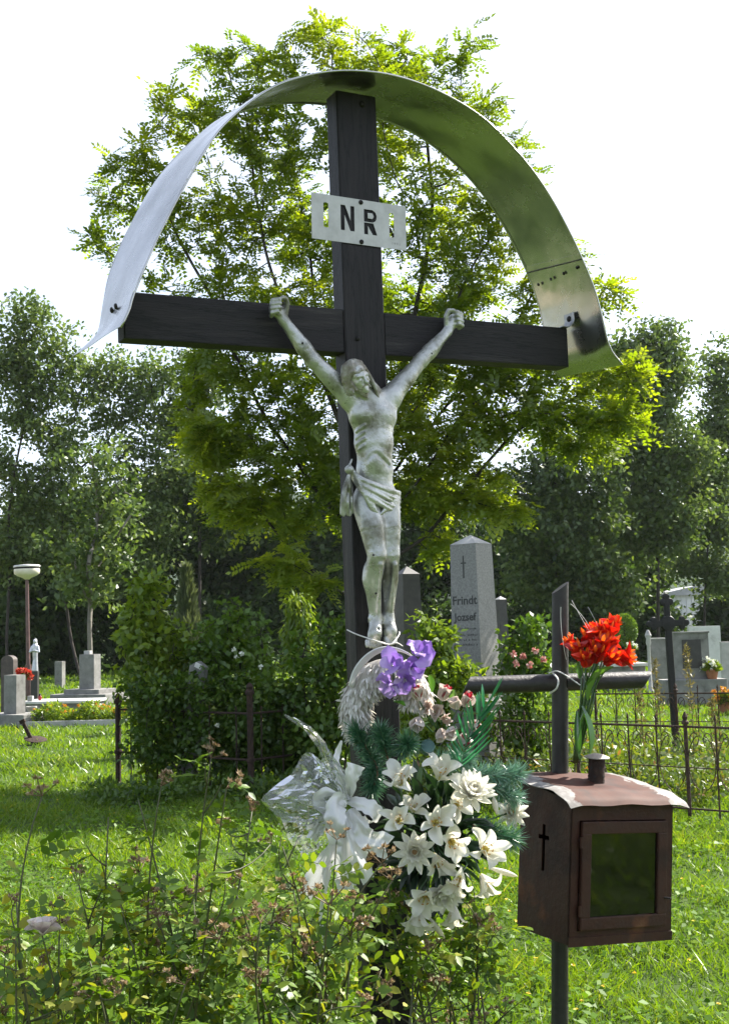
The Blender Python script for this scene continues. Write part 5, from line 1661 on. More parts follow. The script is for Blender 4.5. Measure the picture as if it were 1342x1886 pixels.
tw = MB().tube(catmull([at(1010, 1240, 4.29), at(1025, 1236, 4.255), at(1045, 1246, 4.22), at(1068, 1262, 4.20)], 5), .0022, 6).tube(catmull([at(1016, 1238, 4.285), at(1027, 1252, 4.25), at(1024, 1268, 4.25), at(1012, 1277, 4.29)], 5), .0035, 6)
tag(tw.build('binding_wire', WIRE), 'white cord binding the red flowers to the pipe cross', 'cord')

# ------------------------------------------------------------------ offerings on the tall cross
# pale ring wreath of dried petals at the statue's feet
PET = leafmat('dried_petal', [(0, (.48, .45, .41)), (.5, (.64, .62, .58)), (1, (.80, .79, .76))], .28, (1, .96, .86), .04)
Yw = 3.66
cw_ = at(716, 1292, Yw)
wr_ = thing('petal_wreath', 'weathered white ring wreath of drooping petals below the statue', 'wreath', cw_)
g_ = np.random.default_rng(12)
mw = mpp(Yw)
def ringp(a, R_=60):
    x, z = R_ * mw * math.cos(a) * 1.05, R_ * mw * math.sin(a) * 1.05
    return np.array([x, 0, z])
angs = np.linspace(R(-12), R(215), 26)
MB().tube([ringp(a, 50 + (14 * max(0, (a - 2.6)))) for a in angs], .046, 10).build('core', PET, wr_, True)
n = 1700
a = g_.uniform(R(-15), R(222), n)
ph = g_.uniform(0, 2 * math.pi, n)
cen = np.array([ringp(q, 50 + 14 * max(0, q - 2.6)) for q in a])
rad = np.stack([np.cos(a), 0 * a, np.sin(a)], 1)
nn = rad * np.cos(ph)[:, None] + np.array([0, -1.0, 0]) * np.sin(ph)[:, None]
D = nn * .32 + np.array([0, -.2, -.9]) + g_.normal(size=(n, 3)) * .28
V, F, rn = leaves(cen + nn * .044, D, nn + rdir(n, g_) * .3, g_.uniform(.020, .036, n), .0085, LEAF6)
tag(inst('petals', mesh_np('petals', V, F, PET, False, rn), wr_), kind='stuff')
arc_ = [at(*q, Yw - .045) - cw_ for q in ((642, 1262), (650, 1236), (665, 1214), (685, 1198), (708, 1191), (732, 1194), (752, 1203))]
G = catmull(arc_, 4)[:, None, :] + np.linspace(0, 1, 6)[None, :, None] * np.array([.014, .03, -.012]) - np.array([0, .02, 0])
MB().slab(G, .003).build('rim', surf('white_plastic', [(.3, (.60, .60, .58)), (.7, (.74, .74, .72))], 10, .4), wr_, True)

# lilac-coloured fabric blossoms
LIL = [leafmat('lilac_petal', [(0, (.20, .085, .42)), (.5, (.40, .25, .64)), (1, (.60, .46, .76))], .35, (1, .95, 1.05), .04)]
lp = [petal_mesh('petal', LIL[0], .066, .060, lambda t: (t - .12 * t * t, .20 * math.sin(t * 2.6)), .12, wave=.13, rn=q) for q in (.15, .5, .85, .65)]
lb = thing('lilac_bouquet', 'large lilac fabric blossoms stuck in the pale ring wreath', 'bouquet', at(735, 1245, 3.58))
lo = np.array(lb.location)
for px, py, Y, d, sc, rl in ((722, 1226, 3.555, (-.25, -.9, .35), 1.0, .3), (772, 1208, 3.58, (.35, -.75, .5), 1.05, 1.0), (744, 1250, 3.57, (.1, -.85, -.35), .95, .7), (716, 1258, 3.575, (-.3, -.8, -.5), .85, 0), (757, 1232, 3.585, (.3, -.85, 0), .85, 1.6)):
    f = blossom(lb, 'flower', at(px, py, Y) - lo, unit(d), lp, 4 + (rl > .6), rl, (1.0, 1.3, .85, 1.15), sc * .84, off=.004)
    st_ = MB()
    for k2 in range(4):
        a = k2 * 1.7; st_.tube([(0, 0, 0), (.006 * math.cos(a), .006 * math.sin(a), .022)], [.0011, .0016], 5)
    st_.build('stamens', WHITE, f)
    MB().tube([at(px, py, Y) - lo, at(728, 1275, 3.65) - lo], .003, 6).build('stem', GST, lb, True)

# rosebuds, white with crimson hearts
WP = leafmat('cream_petal', [(0, (.55, .47, .44)), (.5, (.70, .63, .59)), (1, (.76, .72, .68))], .35, (1, .9, .82), .04)
CRM = leafmat('crimson_petal', [(0, (.35, .012, .03)), (1, (.55, .03, .07))], .3, (1, .6, .6), .05)
rbw = [petal_mesh('petal', WP, .046, .038, lambda t: (t - .05 * math.sin(t * 3.1), .20 * math.sin(t * math.pi) + .3 * max(0, t - .75)), .5, rn=q) for q in (.2, .5, .8)]
rbr = [petal_mesh('petal', CRM, .044, .032, lambda t: (t, .14 * math.sin(t * math.pi)), .5, rn=q) for q in (.2, .8)]
rbb = thing('rosebud_bouquet', 'faded white rosebuds with crimson hearts right of the ring wreath', 'bouquet', at(815, 1320, 3.6))
r0_ = np.array(rbb.location)
g_ = np.random.default_rng(15)
for i, (px, py, d, sc, red) in enumerate(((771, 1284, (-.2, -.4, .9), 1.0, 1), (812, 1284, (.45, -.3, .8), 1.05, 1), (856, 1296, (.3, -.3, .9), 1.0, 1), (771, 1318, (-.3, -.7, -.5), .95, 0), (800, 1308, (.2, -.8, .2), .9, 0), (822, 1318, (-.1, -.9, -.1), .9, 0), (836, 1336, (-.3, -.7, -.4), 1.0, 0), (848, 1348, (.4, -.5, -.6), .9, 1), (785, 1296, (.1, -.9, .1), .8, 0), (842, 1300, (-.3, -.5, .7), .85, 0), (862, 1326, (.5, -.4, -.2), .9, 1), (812, 1338, (0, -.6, -.7), .85, 0))):
    p = at(px, py + 5, 3.57 + .02 * (i % 3)) - r0_
    f = blossom(rbb, 'rosebud', p, unit(d), rbw, 5, i * .8, (.30, .48), sc, off=.004)
    if red:
        for k2 in range(3):
            a = k2 * 2.1 + .5
            o = inst('heart_petal', rbr[k2 % 2], f, (.004 * math.cos(a), .004 * math.sin(a), .004)); o.rotation_euler = (Matrix.Rotation(a, 3, 'Z') @ Matrix.Rotation(-(math.pi / 2 - .16), 3, 'Y')).to_euler()
    MB().tube([p, p * .4 + np.array([0, .06, -.05])], .0025, 5).build('stem', GST, rbb)
for px, py, d in ((795, 1275, (-.15, -.3, 1)), (832, 1298, (.1, -.5, .8)), (790, 1330, (-.6, -.5, -.5)), (745, 1300, (-.5, -.6, .2)), (765, 1335, (-.5, -.6, -.6)), (850, 1320, (.6, -.3, .1))):
    me = petal_mesh('leaf', GST, .055, .022, lambda t: (t, .1 * math.sin(t * 3)), .4, rn=g_.random())
    o = inst('leaf', me, rbb, at(px, py, 3.58) - r0_); o.rotation_euler = Vector(d).to_track_quat('X', 'Z').to_euler()

# artificial pine sprigs
PNG = leafmat('pine_needle', [(0, (.018, .09, .045)), (.5, (.045, .16, .075)), (1, (.13, .27, .14))], .2, (1, 1, .8), .10, .3)
PNB = leafmat('pine_needle_blue', [(0, (.06, .17, .11)), (.5, (.11, .25, .17)), (1, (.22, .38, .27))], .2, (1, 1, .9), .10, .3)
TWIG = surf('twig', [(.3, (.10, .06, .035)), (.7, (.18, .11, .07))], 30, .8)
def sprig(label, a, b, Ya, Yb, n, L, mat, seed):
    g = np.random.default_rng(seed)
    A_, B_ = at(*a, Ya), at(*b, Yb)
    t = thing('pine_sprig', label, 'pine sprig', A_, group='artificial pine sprigs on the cross')
    MB().tube(catmull([(0, 0, 0), (B_ - A_) * .5 + g.normal(size=3) * .006, B_ - A_], 4), [.003] * 8 + [.0018], 6).build('twig', TWIG, t, True)
    q = g.random(n) ** .8
    P = (B_ - A_) * q[:, None]
    ax_ = unit(B_ - A_)
    d = unit(rdir(n, g) + ax_ * .75)
    V, F, rn = leaves(P, d, rdir(n, g), g.uniform(.7, 1.15, n) * L * 1.15, .0034, LEAF4)
    tag(inst('needles', mesh_np('needles', V, F, mat, False, rn), t), kind='stuff')
sprig('bright green pine sprig pointing at the camera beside the round lid', (735, 1385), (752, 1368), 3.60, 3.53, 420, .050, PNG, 1)
sprig('dark green pine sprig under the left end of the ring wreath', (700, 1420), (655, 1345), 3.62, 3.60, 620, .045, PNG, 2)
sprig('dark green pine sprig hanging just left of the top lily', (690, 1400), (685, 1455), 3.60, 3.58, 560, .045, PNG, 3)
sprig('dark green pine sprig between the ring wreath and the bow', (715, 1400), (700, 1345), 3.58, 3.57, 520, .045, PNG, 4)
sprig('pale blue-green pine sprig reaching right above the big white dahlia', (850, 1430), (955, 1425), 3.62, 3.66, 760, .050, PNB, 5)
sprig('blue-green pine sprig under the palm frond', (800, 1405), (860, 1400), 3.60, 3.62, 620, .045, PNB, 6)
sprig('green pine sprig right of the white lilies by the lantern', (870, 1520), (945, 1545), 3.66, 3.70, 620, .050, PNG, 7)
sprig('blue-green pine sprig just left of the lantern roof', (900, 1445), (950, 1470), 3.64, 3.70, 560, .045, PNB, 8)

# plastic palm frond
PALM = leafmat('palm_plastic', [(0, (.008, .14, .055)), (.5, (.015, .22, .09)), (1, (.06, .32, .16))], .25, (1, 1, .7), .12, .3)
pf = thing('palm_frond', 'bright emerald plastic palm frond right of the rosebuds', 'palm frond', at(848, 1412, 3.58))
po = np.array(pf.location)
rach = catmull([at(848, 1412, 3.58), at(856, 1375, 3.56), at(872, 1340, 3.56), at(890, 1305, 3.58)], 5) - po
MB().tube(rach, .0022, 6).build('rachis', PALM, pf, True)
g_ = np.random.default_rng(9)
for i in range(11):
    q = i / 10
    k0 = rach[min(int(q * (len(rach) - 1)), len(rach) - 1)]
    ax_ = unit(rach[-1] - rach[0])
    for s_ in (-1, 1):
        L = (.095 if s_ < 0 else .142) * (1 - .35 * abs(q - .4)) * g_.uniform(.88, 1.1)
        me = petal_mesh('leaflet', PALM, L, .0105, lambda t: (t, .14 * t * t), .6, nu=6, nv=3, rn=g_.random(), base=.6)
        o = inst('leaflet', me, pf, k0)
        d = unit(ax_ * (.75 + .25 * q) + np.array([s_ * (.85 - .45 * q), -.25 + .1 * g_.normal(), 0]) + g_.normal(size=3) * .05)
        o.rotation_euler = Vector(d).to_track_quat('X', 'Z').to_euler()

# round green lid
ld = thing('candle_lid', 'round dark green candle lid lying among the pine sprigs', 'lid', at(787, 1376, 3.56), rot=(R(62), R(12), 0))
MB().lathe([(.022, 0), (.023, .004), (.021, .010), (.012, .013), (.003, .014)], n=18).build('disc', surf('green_lid', [(.3, (.03, .08, .07)), (.7, (.06, .13, .11))], 15, .3, .2), ld, auto=40)
MB().lathe([(.0225, -.012), (.0225, .001)], n=18).build('rim', surf('green_lid_rim', [(.3, (.05, .10, .09)), (.7, (.08, .15, .13))], 15, .3, .2), ld, auto=40)

# white lilies
LILYW = leafmat('lily_petal', [(0, (.70, .68, .58)), (.5, (.80, .79, .73)), (1, (.85, .84, .80))], .48, (1, .98, .88), .05, .35)
LILYY = leafmat('lily_throat', [(0, (.62, .56, .16)), (1, (.70, .66, .32))], .3, (1, 1, .7), .04)
STAM = surf('stamen', [(.4, (.45, .22, .04)), (.6, (.55, .32, .06))], 10, .6)
lyp = [petal_mesh('petal', LILYW, .104, w, lambda t: (t * (1 - .20 * t * t), .40 * t - .95 * max(0, t - .40) ** 2), .32, nu=10, rn=q, base=.24, wave=.07) for q, w in ((.3, .044), (.6, .033), (.9, .042), (.75, .035))]
throat = MB().lathe([(.003, -.006), (.007, .004), (.010, .014), (.011, .020)], n=12, cap=False).mesh('throat', LILYY, True, np.full(48, .5))
bloom_y = MB().tube([(0, 0, 0), (0, 0, .050)], [.0013, .0024], 5).mesh('pistil', LILYY)
sta_ = MB()
for k2 in range(6):
    a = k2 * 1.047 + .3
    sta_.tube([(0, 0, .006), (.010 * math.cos(a), .010 * math.sin(a), .026), (.016 * math.cos(a), .016 * math.sin(a), .040)], .0008, 4)
    sta_.tube([(.016 * math.cos(a) - .004 * math.sin(a), .016 * math.sin(a) + .004 * math.cos(a), .041), (.016 * math.cos(a) + .004 * math.sin(a), .016 * math.sin(a) - .004 * math.cos(a), .041)], .0018, 5)
stam_me = sta_.mesh('stamens', STAM)
ly = thing('lily_bouquet', 'big bouquet of white artificial lilies hung on the tall cross', 'bouquet', at(800, 1560, 3.62))
l0 = np.array(ly.location)
lil = [(738, 1448, 3.50, (-.10, -.62, .80), 1.0), (808, 1434, 3.53, (.15, -.60, .80), 1.0), (735, 1514, 3.47, (-.15, -.9, .35), .98), (800, 1516, 3.48, (.10, -.92, .25), .95), (829, 1548, 3.50, (.15, -.9, -.05), .98),
       (888, 1566, 3.53, (.30, -.85, .25), 1.05), (848, 1612, 3.53, (-.35, -.75, -.5), .98), (886, 1612, 3.56, (.35, -.6, -.75), 1.0), (784, 1644, 3.53, (-.2, -.8, -.35), .92), (770, 1676, 3.55, (-.1, -.6, -.8), .95), (800, 1574, 3.55, (.2, -.7, -.6), .9), (838, 1478, 3.56, (.2, -.7, -.1), .85), (760, 1494, 3.56, (.1, -.6, .5), .8), (835, 1668, 3.60, (.0, -.5, -.8), .85)]
g_ = np.random.default_rng(31)
hub = at(800, 1545, 3.68) - l0
for i, (px, py, Y, d, sc) in enumerate(lil):
    p = at(px, py, Y) - l0; d = unit(d)
    f = blossom(ly, 'lily', p, d, lyp, 6, i * .9, (.48 + .34 * g_.random(), .72 + .36 * g_.random(), .58 + .36 * g_.random()), sc * (.82 + .2 * g_.random()), off=.006)
    inst('throat', throat, f)
    inst('pistil', bloom_y, f)
    tag(inst('stamens', stam_me, f), kind='stuff')
    MB().tube(catmull([p - d * .01, p - d * .06, (p + hub) / 2 + g_.normal(size=3) * .01, hub], 3), .003, 5).build('stem', GST, ly, True)
# double white dahlias
dhp = [petal_mesh('petal', LILYW, L * 1.2, .024, lambda t: (t, .22 * t * t), .4, nu=6, nv=4, rn=q, base=.35) for L, q in ((.058, .8), (.050, .6), (.040, .9), (.030, .4))]
DHC = leafmat('dahlia_heart', [(0, (.55, .30, .12)), (1, (.62, .42, .2))], .3, (1, .9, .7), .03)
dch = MB().lathe([(.012, 0), (.012, .006), (.006, .011), (.001, .012)], n=10).mesh('heart', DHC, True, np.full(40, .5))
for i, (px, py, Y, d, sc) in enumerate(((866, 1464, 3.52, (.25, -.65, .7), 1.12), (764, 1568, 3.48, (-.1, -.95, .1), .95), (940, 1496, 3.98, (.1, -.9, .2), .85), (814, 1642, 3.56, (.1, -.8, -.5), .95))):
    p = at(px, py, Y) - l0
    f = empty('dahlia', p, aim(unit(d), i), ly); f.scale = (sc,) * 3
    for ring, (n_, sp_, mi) in enumerate(((11, 1.35, 0), (10, 1.1, 1), (9, .8, 2), (6, .5, 3))):
        for k2 in range(n_):
            a = 2 * math.pi * (k2 + ring * .5) / n_
            o = inst('petal', dhp[mi], f, (.003 * math.cos(a), .003 * math.sin(a), ring * .003)); o.rotation_euler = (Matrix.Rotation(a, 3, 'Z') @ Matrix.Rotation(-(math.pi / 2 - sp_ + .1 * g_.normal()), 3, 'Y')).to_euler()
    inst('heart', dch, f, (0, 0, .012))
    MB().tube([p, hub], .003, 5).build('stem', GST, ly, True)
# long closed buds
for (a, b_) in (((900, 1598), (952, 1614)), ((838, 1452), (862, 1440)), ((915, 1500), (908, 1468)), ((790, 1690), (818, 1728))):
    A_, B_ = at(*a, 3.58) - l0, at(*b_, 3.60) - l0
    MB().tube([A_ * (1 - q) + B_ * q for q in np.linspace(0, 1, 8)], [.003, .005, .007, .0085, .009, .008, .006, .002], 8).build('bud', LILYW, ly, True)
# dark leaves and the straw base the stems are pushed into
MB().lathe([(.02, -.09), (.07, -.07), (.095, 0), (.07, .07), (.02, .09)], c=hub + [0, .02, 0], n=14, sy=.5).build('base', surf('moss', [(.3, (.012, .018, .008)), (.7, (.03, .036, .015))], 30, .95, bump=.8), ly, True)
DKL = leafmat('dark_plastic_leaf', [(0, (.008, .022, .010)), (.5, (.015, .04, .016)), (1, (.04, .085, .03))], .2, (1, 1, .6), .07, .35)
dkm = [petal_mesh('leaf', DKL, L, .026, lambda t: (t, .08 * math.sin(t * 3.2)), .4, nu=7, nv=3, rn=q) for L, q in ((.085, .2), (.10, .6), (.075, .9))]
for i in range(170):
    d = unit(g_.normal(size=3) * [1, .5, 1.15] + [0, -.35, -.1])
    o = inst('leaf', dkm[i % 3], ly, hub + d * [.09, .05, .11] * g_.uniform(.5, 1.5))
    o.rotation_euler = (Vector(d + g_.normal(size=3) * .3).to_track_quat('X', 'Z').to_matrix() @ Matrix.Rotation(g_.uniform(-1, 1), 3, 'X')).to_euler()

# white satin bow
SAT = leafmat('satin', [(0, (.66, .66, .65)), (1, (.74, .74, .73))], .30, (1, 1, .97), .12, .28)
bow = thing('ribbon_bow', 'white satin ribbon bow wrapped in cellophane left of the lilies', 'ribbon', at(640, 1500, 3.5))
w0 = np.array(bow.location)
def ribbon(pts, Ys, w, tw=(0, 0), name='loop', wv=.0):
    c = catmull([at(*p, y) for p, y in zip(pts, Ys)], 9) - w0
    n_ = len(c); T = unit(np.gradient(c, axis=0))
    ws = np.interp(np.linspace(0, 1, n_), np.linspace(0, 1, len(w)), w)
    ang = np.linspace(tw[0], tw[1], n_)
    G = np.zeros((n_, 9, 3))
    v = np.array([0, -1.0, 0]); ph0 = len(bow.children) * 1.37
    for i in range(n_):
        s_ = unit(np.cross(T[i], v)); b2 = np.cross(s_, T[i])
        dd = s_ * math.cos(ang[i]) + b2 * math.sin(ang[i])
        nn_ = np.cross(T[i], dd)
        for j, q in enumerate(np.linspace(-.5, .5, 9)):
            e = (i / (n_ - 1))
            G[i, j] = c[i] + dd * ws[i] * q * (1 + .08 * math.sin(i * 1.1 + ph0)) + nn_ * ws[i] * (.12 * math.sin(q * 5.2 + i * .23 + ph0) + .05 * math.sin(q * 14 + ph0 * 3 + i * .15) + .16 * abs(2 * q) ** 2 * math.sin(i * .75 + ph0 * 2 + (q > 0) * 1.7) * e)
        if name == 'tail' and i == n_ - 1:
            for j in range(9): G[i, j] += T[i] * ws[i] * (.35 - abs(j - 4) * -.12) * .5
    mb = MB().grid(G)
    return inst(name, mb.mesh(name, SAT, True, np.full(mb.n, .5)), bow)
ribbon([(629, 1364), (622, 1385), (620, 1405), (634, 1440), (642, 1470)], (3.5, 3.5, 3.49, 3.49, 3.5), [.006, .020, .022, .04, .03], (.2, .9))
ribbon([(655, 1408), (648, 1430), (646, 1452), (640, 1475)], (3.47, 3.47, 3.48, 3.5), [.052, .046, .030, .02], (.1, .5), wv=.002)
ribbon([(640, 1475), (660, 1478), (684, 1490), (692, 1505), (676, 1512), (652, 1500)], (3.5, 3.47, 3.45, 3.46, 3.48, 3.5), [.02, .04, .05, .05, .045, .02], (.3, 1.2))
ribbon([(645, 1490), (662, 1520), (676, 1545), (704, 1556)], (3.49, 3.46, 3.45, 3.44), [.025, .05, .062, .066], (.2, -.4), wv=.003, name='tail')
ribbon([(640, 1495), (652, 1540), (664, 1580), (678, 1612)], (3.49, 3.46, 3.46, 3.47), [.025, .045, .06, .045], (.3, .9), wv=.003, name='tail')
ribbon([(636, 1472), (622, 1478), (617, 1505), (620, 1536), (634, 1540)], (3.48, 3.45, 3.43, 3.44, 3.47), [.04, .055, .062, .062, .05], (.1, -.2))
ribbon([(636, 1480), (606, 1462), (588, 1470), (596, 1490), (634, 1486)], (3.49, 3.47, 3.47, 3.48, 3.49), [.02, .035, .04, .04, .02], (.3, .8))
ribbon([(634, 1490), (608, 1500), (590, 1522), (578, 1540)], (3.49, 3.48, 3.48, 3.48), [.02, .03, .035, .035], (.5, .3), name='tail')
ribbon([(632, 1492), (596, 1510), (562, 1522), (522, 1514)], (3.49, 3.49, 3.5, 3.5), [.02, .026, .032, .036], (.4, 1.0), name='tail')
ribbon([(640, 1500), (640, 1550), (636, 1590), (640, 1630)], (3.5, 3.48, 3.48, 3.49), [.03, .05, .07, .06], (.0, .4), wv=.003, name='tail')
ribbon([(634, 1505), (612, 1560), (590, 1600), (566, 1640)], (3.5, 3.49, 3.5, 3.5), [.02, .04, .055, .05], (.2, .6), wv=.003, name='tail')
ribbon([(606, 1590), (598, 1640), (590, 1690), (598, 1740), (590, 1770)], (3.5, 3.5, 3.5, 3.5, 3.5), [.03, .02, .012, .026, .034], (.3, 1.4), wv=.003, name='tail')
# cellophane
m, nt, out = new_mat('cellophane')
tr = nt.nodes.new('ShaderNodeBsdfTransparent'); tr.inputs[0].default_value = (.93, .95, .93, 1)
gl = nt.nodes.new('ShaderNodeBsdfGlossy'); gl.inputs['Roughness'].default_value = .16
df = nt.nodes.new('ShaderNodeBsdfDiffuse'); df.inputs[0].default_value = (.8, .8, .8, 1)
tl = nt.nodes.new('ShaderNodeBsdfTranslucent'); tl.inputs[0].default_value = (.8, .8, .8, 1)
dm = nt.nodes.new('ShaderNodeMixShader'); dm.inputs[0].default_value = .5; nt.links.new(df.outputs[0], dm.inputs[1]); nt.links.new(tl.outputs[0], dm.inputs[2])
a_ = nt.nodes.new('ShaderNodeMixShader'); nt.links.new(tr.outputs[0], a_.inputs[1]); nt.links.new(dm.outputs[0], a_.inputs[2])
nt.links.new(ramp(nt, [(.35, (.14, .14, .14)), (.6, (.30, .30, .30)), (.75, (.6, .6, .6))], tex_noise(nt, 26, 5, .6)), a_.inputs[0])
fz = nt.nodes.new('ShaderNodeFresnel'); fz.inputs[0].default_value = 1.4
b_ = nt.nodes.new('ShaderNodeMixShader'); nt.links.new(fz.outputs[0], b_.inputs[0]); nt.links.new(a_.outputs[0], b_.inputs[1]); nt.links.new(gl.outputs[0], b_.inputs[2])
nt.links.new(b_.outputs[0], out.inputs['Surface'])
CELLO = m
cel = thing('cellophane_wrap', 'crumpled clear cellophane fanning out left of the white bow', 'cellophane', at(600, 1500, 3.5))
c00 = np.array(cel.location)
def cello(edges, Y0, seed, nv=14, amp=.006):
    """sheet between two edge polylines (photograph pixels)"""
    g = np.random.default_rng(seed)
    A_ = catmull([at(x, y, Y0 + dy) for x, y, dy in edges[0]], 5); B_ = catmull([at(x, y, Y0 + dy) for x, y, dy in edges[1]], 5)
    nu = 20
    rs = lambda P: np.stack([np.interp(np.linspace(0, 1, nu), np.linspace(0, 1, len(P)), P[:, k]) for k in range(3)], 1)
    A_, B_ = rs(A_), rs(B_)
    q = np.linspace(0, 1, nv)[None, :, None]
    G = A_[:, None] * (1 - q) + B_[:, None] * q
    ph = g.random(6) * 6
    uu, vv = np.meshgrid(np.linspace(0, 1, nu), np.linspace(0, 1, nv), indexing='ij')
    G[..., 1] += amp * (np.sin(uu * 17 + vv * 9 + ph[0]) + np.abs(np.sin(uu * 9 - vv * 14 + ph[1])) * 1.6 + .6 * np.sin(vv * 31 + ph[2])) * (.3 + vv)
    G += g.normal(size=G.shape) * .0012
    me = MB().grid(G - c00).mesh('sheet', CELLO, False)
    return inst('sheet', me, cel)
cello([[(636, 1480, 0), (630, 1500, .0), (622, 1530, 0)], [(534, 1428, .02), (480, 1473, -.02), (506, 1500, 0), (522, 1545, .02)]], 3.47, 1)
cello([[(640, 1470, 0), (628, 1480, 0), (620, 1500, 0)], [(598, 1405, .0), (563, 1386, .03), (540, 1420, .03), (500, 1462, .05)]], 3.52, 2)
cello([[(640, 1475, 0), (626, 1440, .0), (600, 1410, 0), (570, 1355, 0), (522, 1316, 0)], [(646, 1470, -.01), (640, 1430, -.02), (612, 1390, -.02), (585, 1350, -.015), (546, 1322, -.01)]], 3.49, 3, 8, .003)
cello([[(640, 1475, 0), (622, 1450, .0), (602, 1425, 0)], [(610, 1395, .0), (590, 1400, .02), (575, 1440, .02)]], 3.46, 4, 10, .004)
cello([[(622, 1500, 0), (612, 1520, 0), (606, 1550, 0)], [(522, 1505, .01), (530, 1545, .02), (560, 1580, .02)]], 3.48, 5, 12, .004)
# ------------------------------------------------------------------ rose bushes in the foreground
CANE = surf('rose_cane', [(.3, (.045, .055, .020)), (.6, (.075, .075, .030)), (.8, (.12, .085, .045))], 20, .6)
RL = leafmat('rose_leaf', [(0, (.036, .085, .012)), (.35, (.078, .152, .015)), (.75, (.15, .23, .020)), (1, (.27, .27, .03))], .45, (1.3, 1.25, .45), .025, .45, objvar=.5)
SPENT = leafmat('spent_bloom', [(0, (.13, .085, .045)), (.5, (.30, .21, .12)), (1, (.52, .42, .29))], .25, (1, .9, .7), .02)
g_ = np.random.default_rng(101)


def rose_leaf_mesh(n5, g):
    P, D, N, L = [], [], [], []
    for i in range(n5 + 1):
        f = .35 + .65 * i / n5
        for sg in ((-1, 1) if i < n5 else (0,)):
            P.append((.075 * f, 0, -.012 * f * f)); D.append((.45 + (sg == 0) * .6, sg * .9, -.18 + .2 * g.normal())); N.append((.15 * g.normal(), .15 * g.normal(), 1)); L.append(.029 * g.uniform(.85, 1.2))
    L = np.array(L)
    V, F, rn = leaves(np.array(P), np.array(D), np.array(N), L, L * .68, LEAF6, np.clip(g.normal(.32, .10, len(P)), 0, .6))
    mb = MB().tube([(0, 0, 0), (.04, 0, -.004), (.075, 0, -.012)], .0009, 3, False)
    V = np.concatenate([V, np.concatenate(mb.v)]); F2 = np.array(mb.f) + len(rn)
    return mesh_np('leaf', V, np.concatenate([F, F2]), RL, False, np.concatenate([rn, np.full(mb.n, .3)]))


rleaf = [rose_leaf_mesh(2 if i < 5 else 3, g_) for i in range(7)]


def spent_mesh(g):
    parts = []
    for h in range(g.integers(3, 7)):
        c = g.normal(size=3) * [.016, .016, .008] + [0, 0, .022]
        d = rdir(16, g); d[:, 2] = np.abs(d[:, 2]) * .8 + .1
        parts.append(leaves(c + d * .002, d, rdir(16, g), g.uniform(.006, .012, 16), .006, LEAF4))
        mb = MB().tube([(0, 0, 0), c], .0011, 3, False)
        parts.append((np.concatenate(mb.v), np.array(mb.f), np.full(mb.n, .1)))
    V, F, r = join(parts)
    return mesh_np('spent_bloom', V, F, SPENT, False, r)


spent = [spent_mesh(g_) for i in range(6)]


def rose_bush(label, tips, Yb, base_px, seed, nleaf, extra=10, ylow=1886, dense=900, spread=.35, xr=None, leafy=.034):
    g = np.random.default_rng(seed)
    b = gx(base_px, Yb)
    t = thing('rose_bush', label, 'rose bush', b, group='rose bushes round the foot of the cross')
    canes = []
    tips = [(x, y, Yb + g.normal() * .18) for x, y in tips]
    x0, x1 = xr or (min(q[0] for q in tips), max(q[0] for q in tips))
    for i in range(extra):
        tips.append((g.uniform(x0, x1), g.uniform(1620, 1900), Yb + g.normal() * .28))
    for (x, y, Y) in tips:
        T_ = at(x, y, Y)
        s0 = b + np.array([(T_[0] - b[0]) * .10 + g.normal() * .10, (T_[1] - b[1]) * .2 + g.normal() * .10, 0])
        mid = (s0 + T_) / 2 + np.array([g.normal() * .10 + (T_[0] - b[0]) * .05, g.normal() * .07, .10])
        canes.append(bez(s0, mid, T_, 16))
    mesh_parts = []
    spots = []
    for c in canes:
        n = len(c)
        MB_ = MB().tube(c - b, np.linspace(.0055, .0018, n), 6)
        MB_.build('cane', CANE, t, True)
        # side shoots
        for k in range(3):
            i = g.integers(6, n - 1)
            p = c[i]; d = unit(g.normal(size=3) * [1, 1, .4] + [0, 0, .9])
            L = g.uniform(.06, .2)
            e = p + d * L
            sh = bez(p, p + d * L * .5 + g.normal(size=3) * .02, e, 6)
            MB().tube(sh - b, np.linspace(.0026, .0012, 6), 5).build('shoot', CANE, t, True)
            spots += [(q, unit(e - p)) for q in sh[1:]]
            if g.random() < .28: inst('spent_bloom', spent[g.integers(0, 6)], t, e - b, (g.normal() * .3, g.normal() * .3, g.random() * 6), g.uniform(.8, 1.3))
        tg = np.gradient(c, axis=0)
        spots += [(c[i], unit(tg[i])) for i in range(5, n)]
        if c is not None and g.random() < .85: inst('spent_bloom', spent[g.integers(0, 6)], t, c[-1] - b, (g.normal() * .3, g.normal() * .3, g.random() * 6), g.uniform(1.0, 1.6))
    spots = [s_ for s_ in spots if s_[0][2] > .5]
    for i in range(nleaf):
        p, d = spots[g.integers(0, len(spots))]
        dd = unit(g.normal(size=3) * [1, 1, .35] + d * .3)
        M = Vector(dd).to_track_quat('X', 'Z').to_matrix() @ Matrix.Rotation(g.normal() * .5, 3, 'X')
        inst('leaf', rleaf[g.integers(0, 7)], t, p + g.normal(size=3) * .012 - b, M.to_euler(), g.uniform(.8, 1.3))
    # the thick lower growth
    n = int(dense * .30)
    ps = np.array([s_[0] for s_ in spots])
    low = ps[ps[:, 2] < at(base_px, 1700, Yb)[2] + .05]
    if len(low) > 4:
        P = low[g.integers(0, len(low), n)] + g.normal(size=(n, 3)) * [.05, .06, .05]
        L = g.uniform(.6, 1.2, n) * leafy
        V, F, rn = leaves(P - b, rdir(n, g), rdir(n, g) * .8 + [0, 0, .8], L, L * .68, LEAF6, np.clip(g.normal(.55, .22, n), 0, 1))
        tag(inst('low_foliage', mesh_np('low_foliage', V, F, RL, False, rn), t), kind='stuff')
    return t


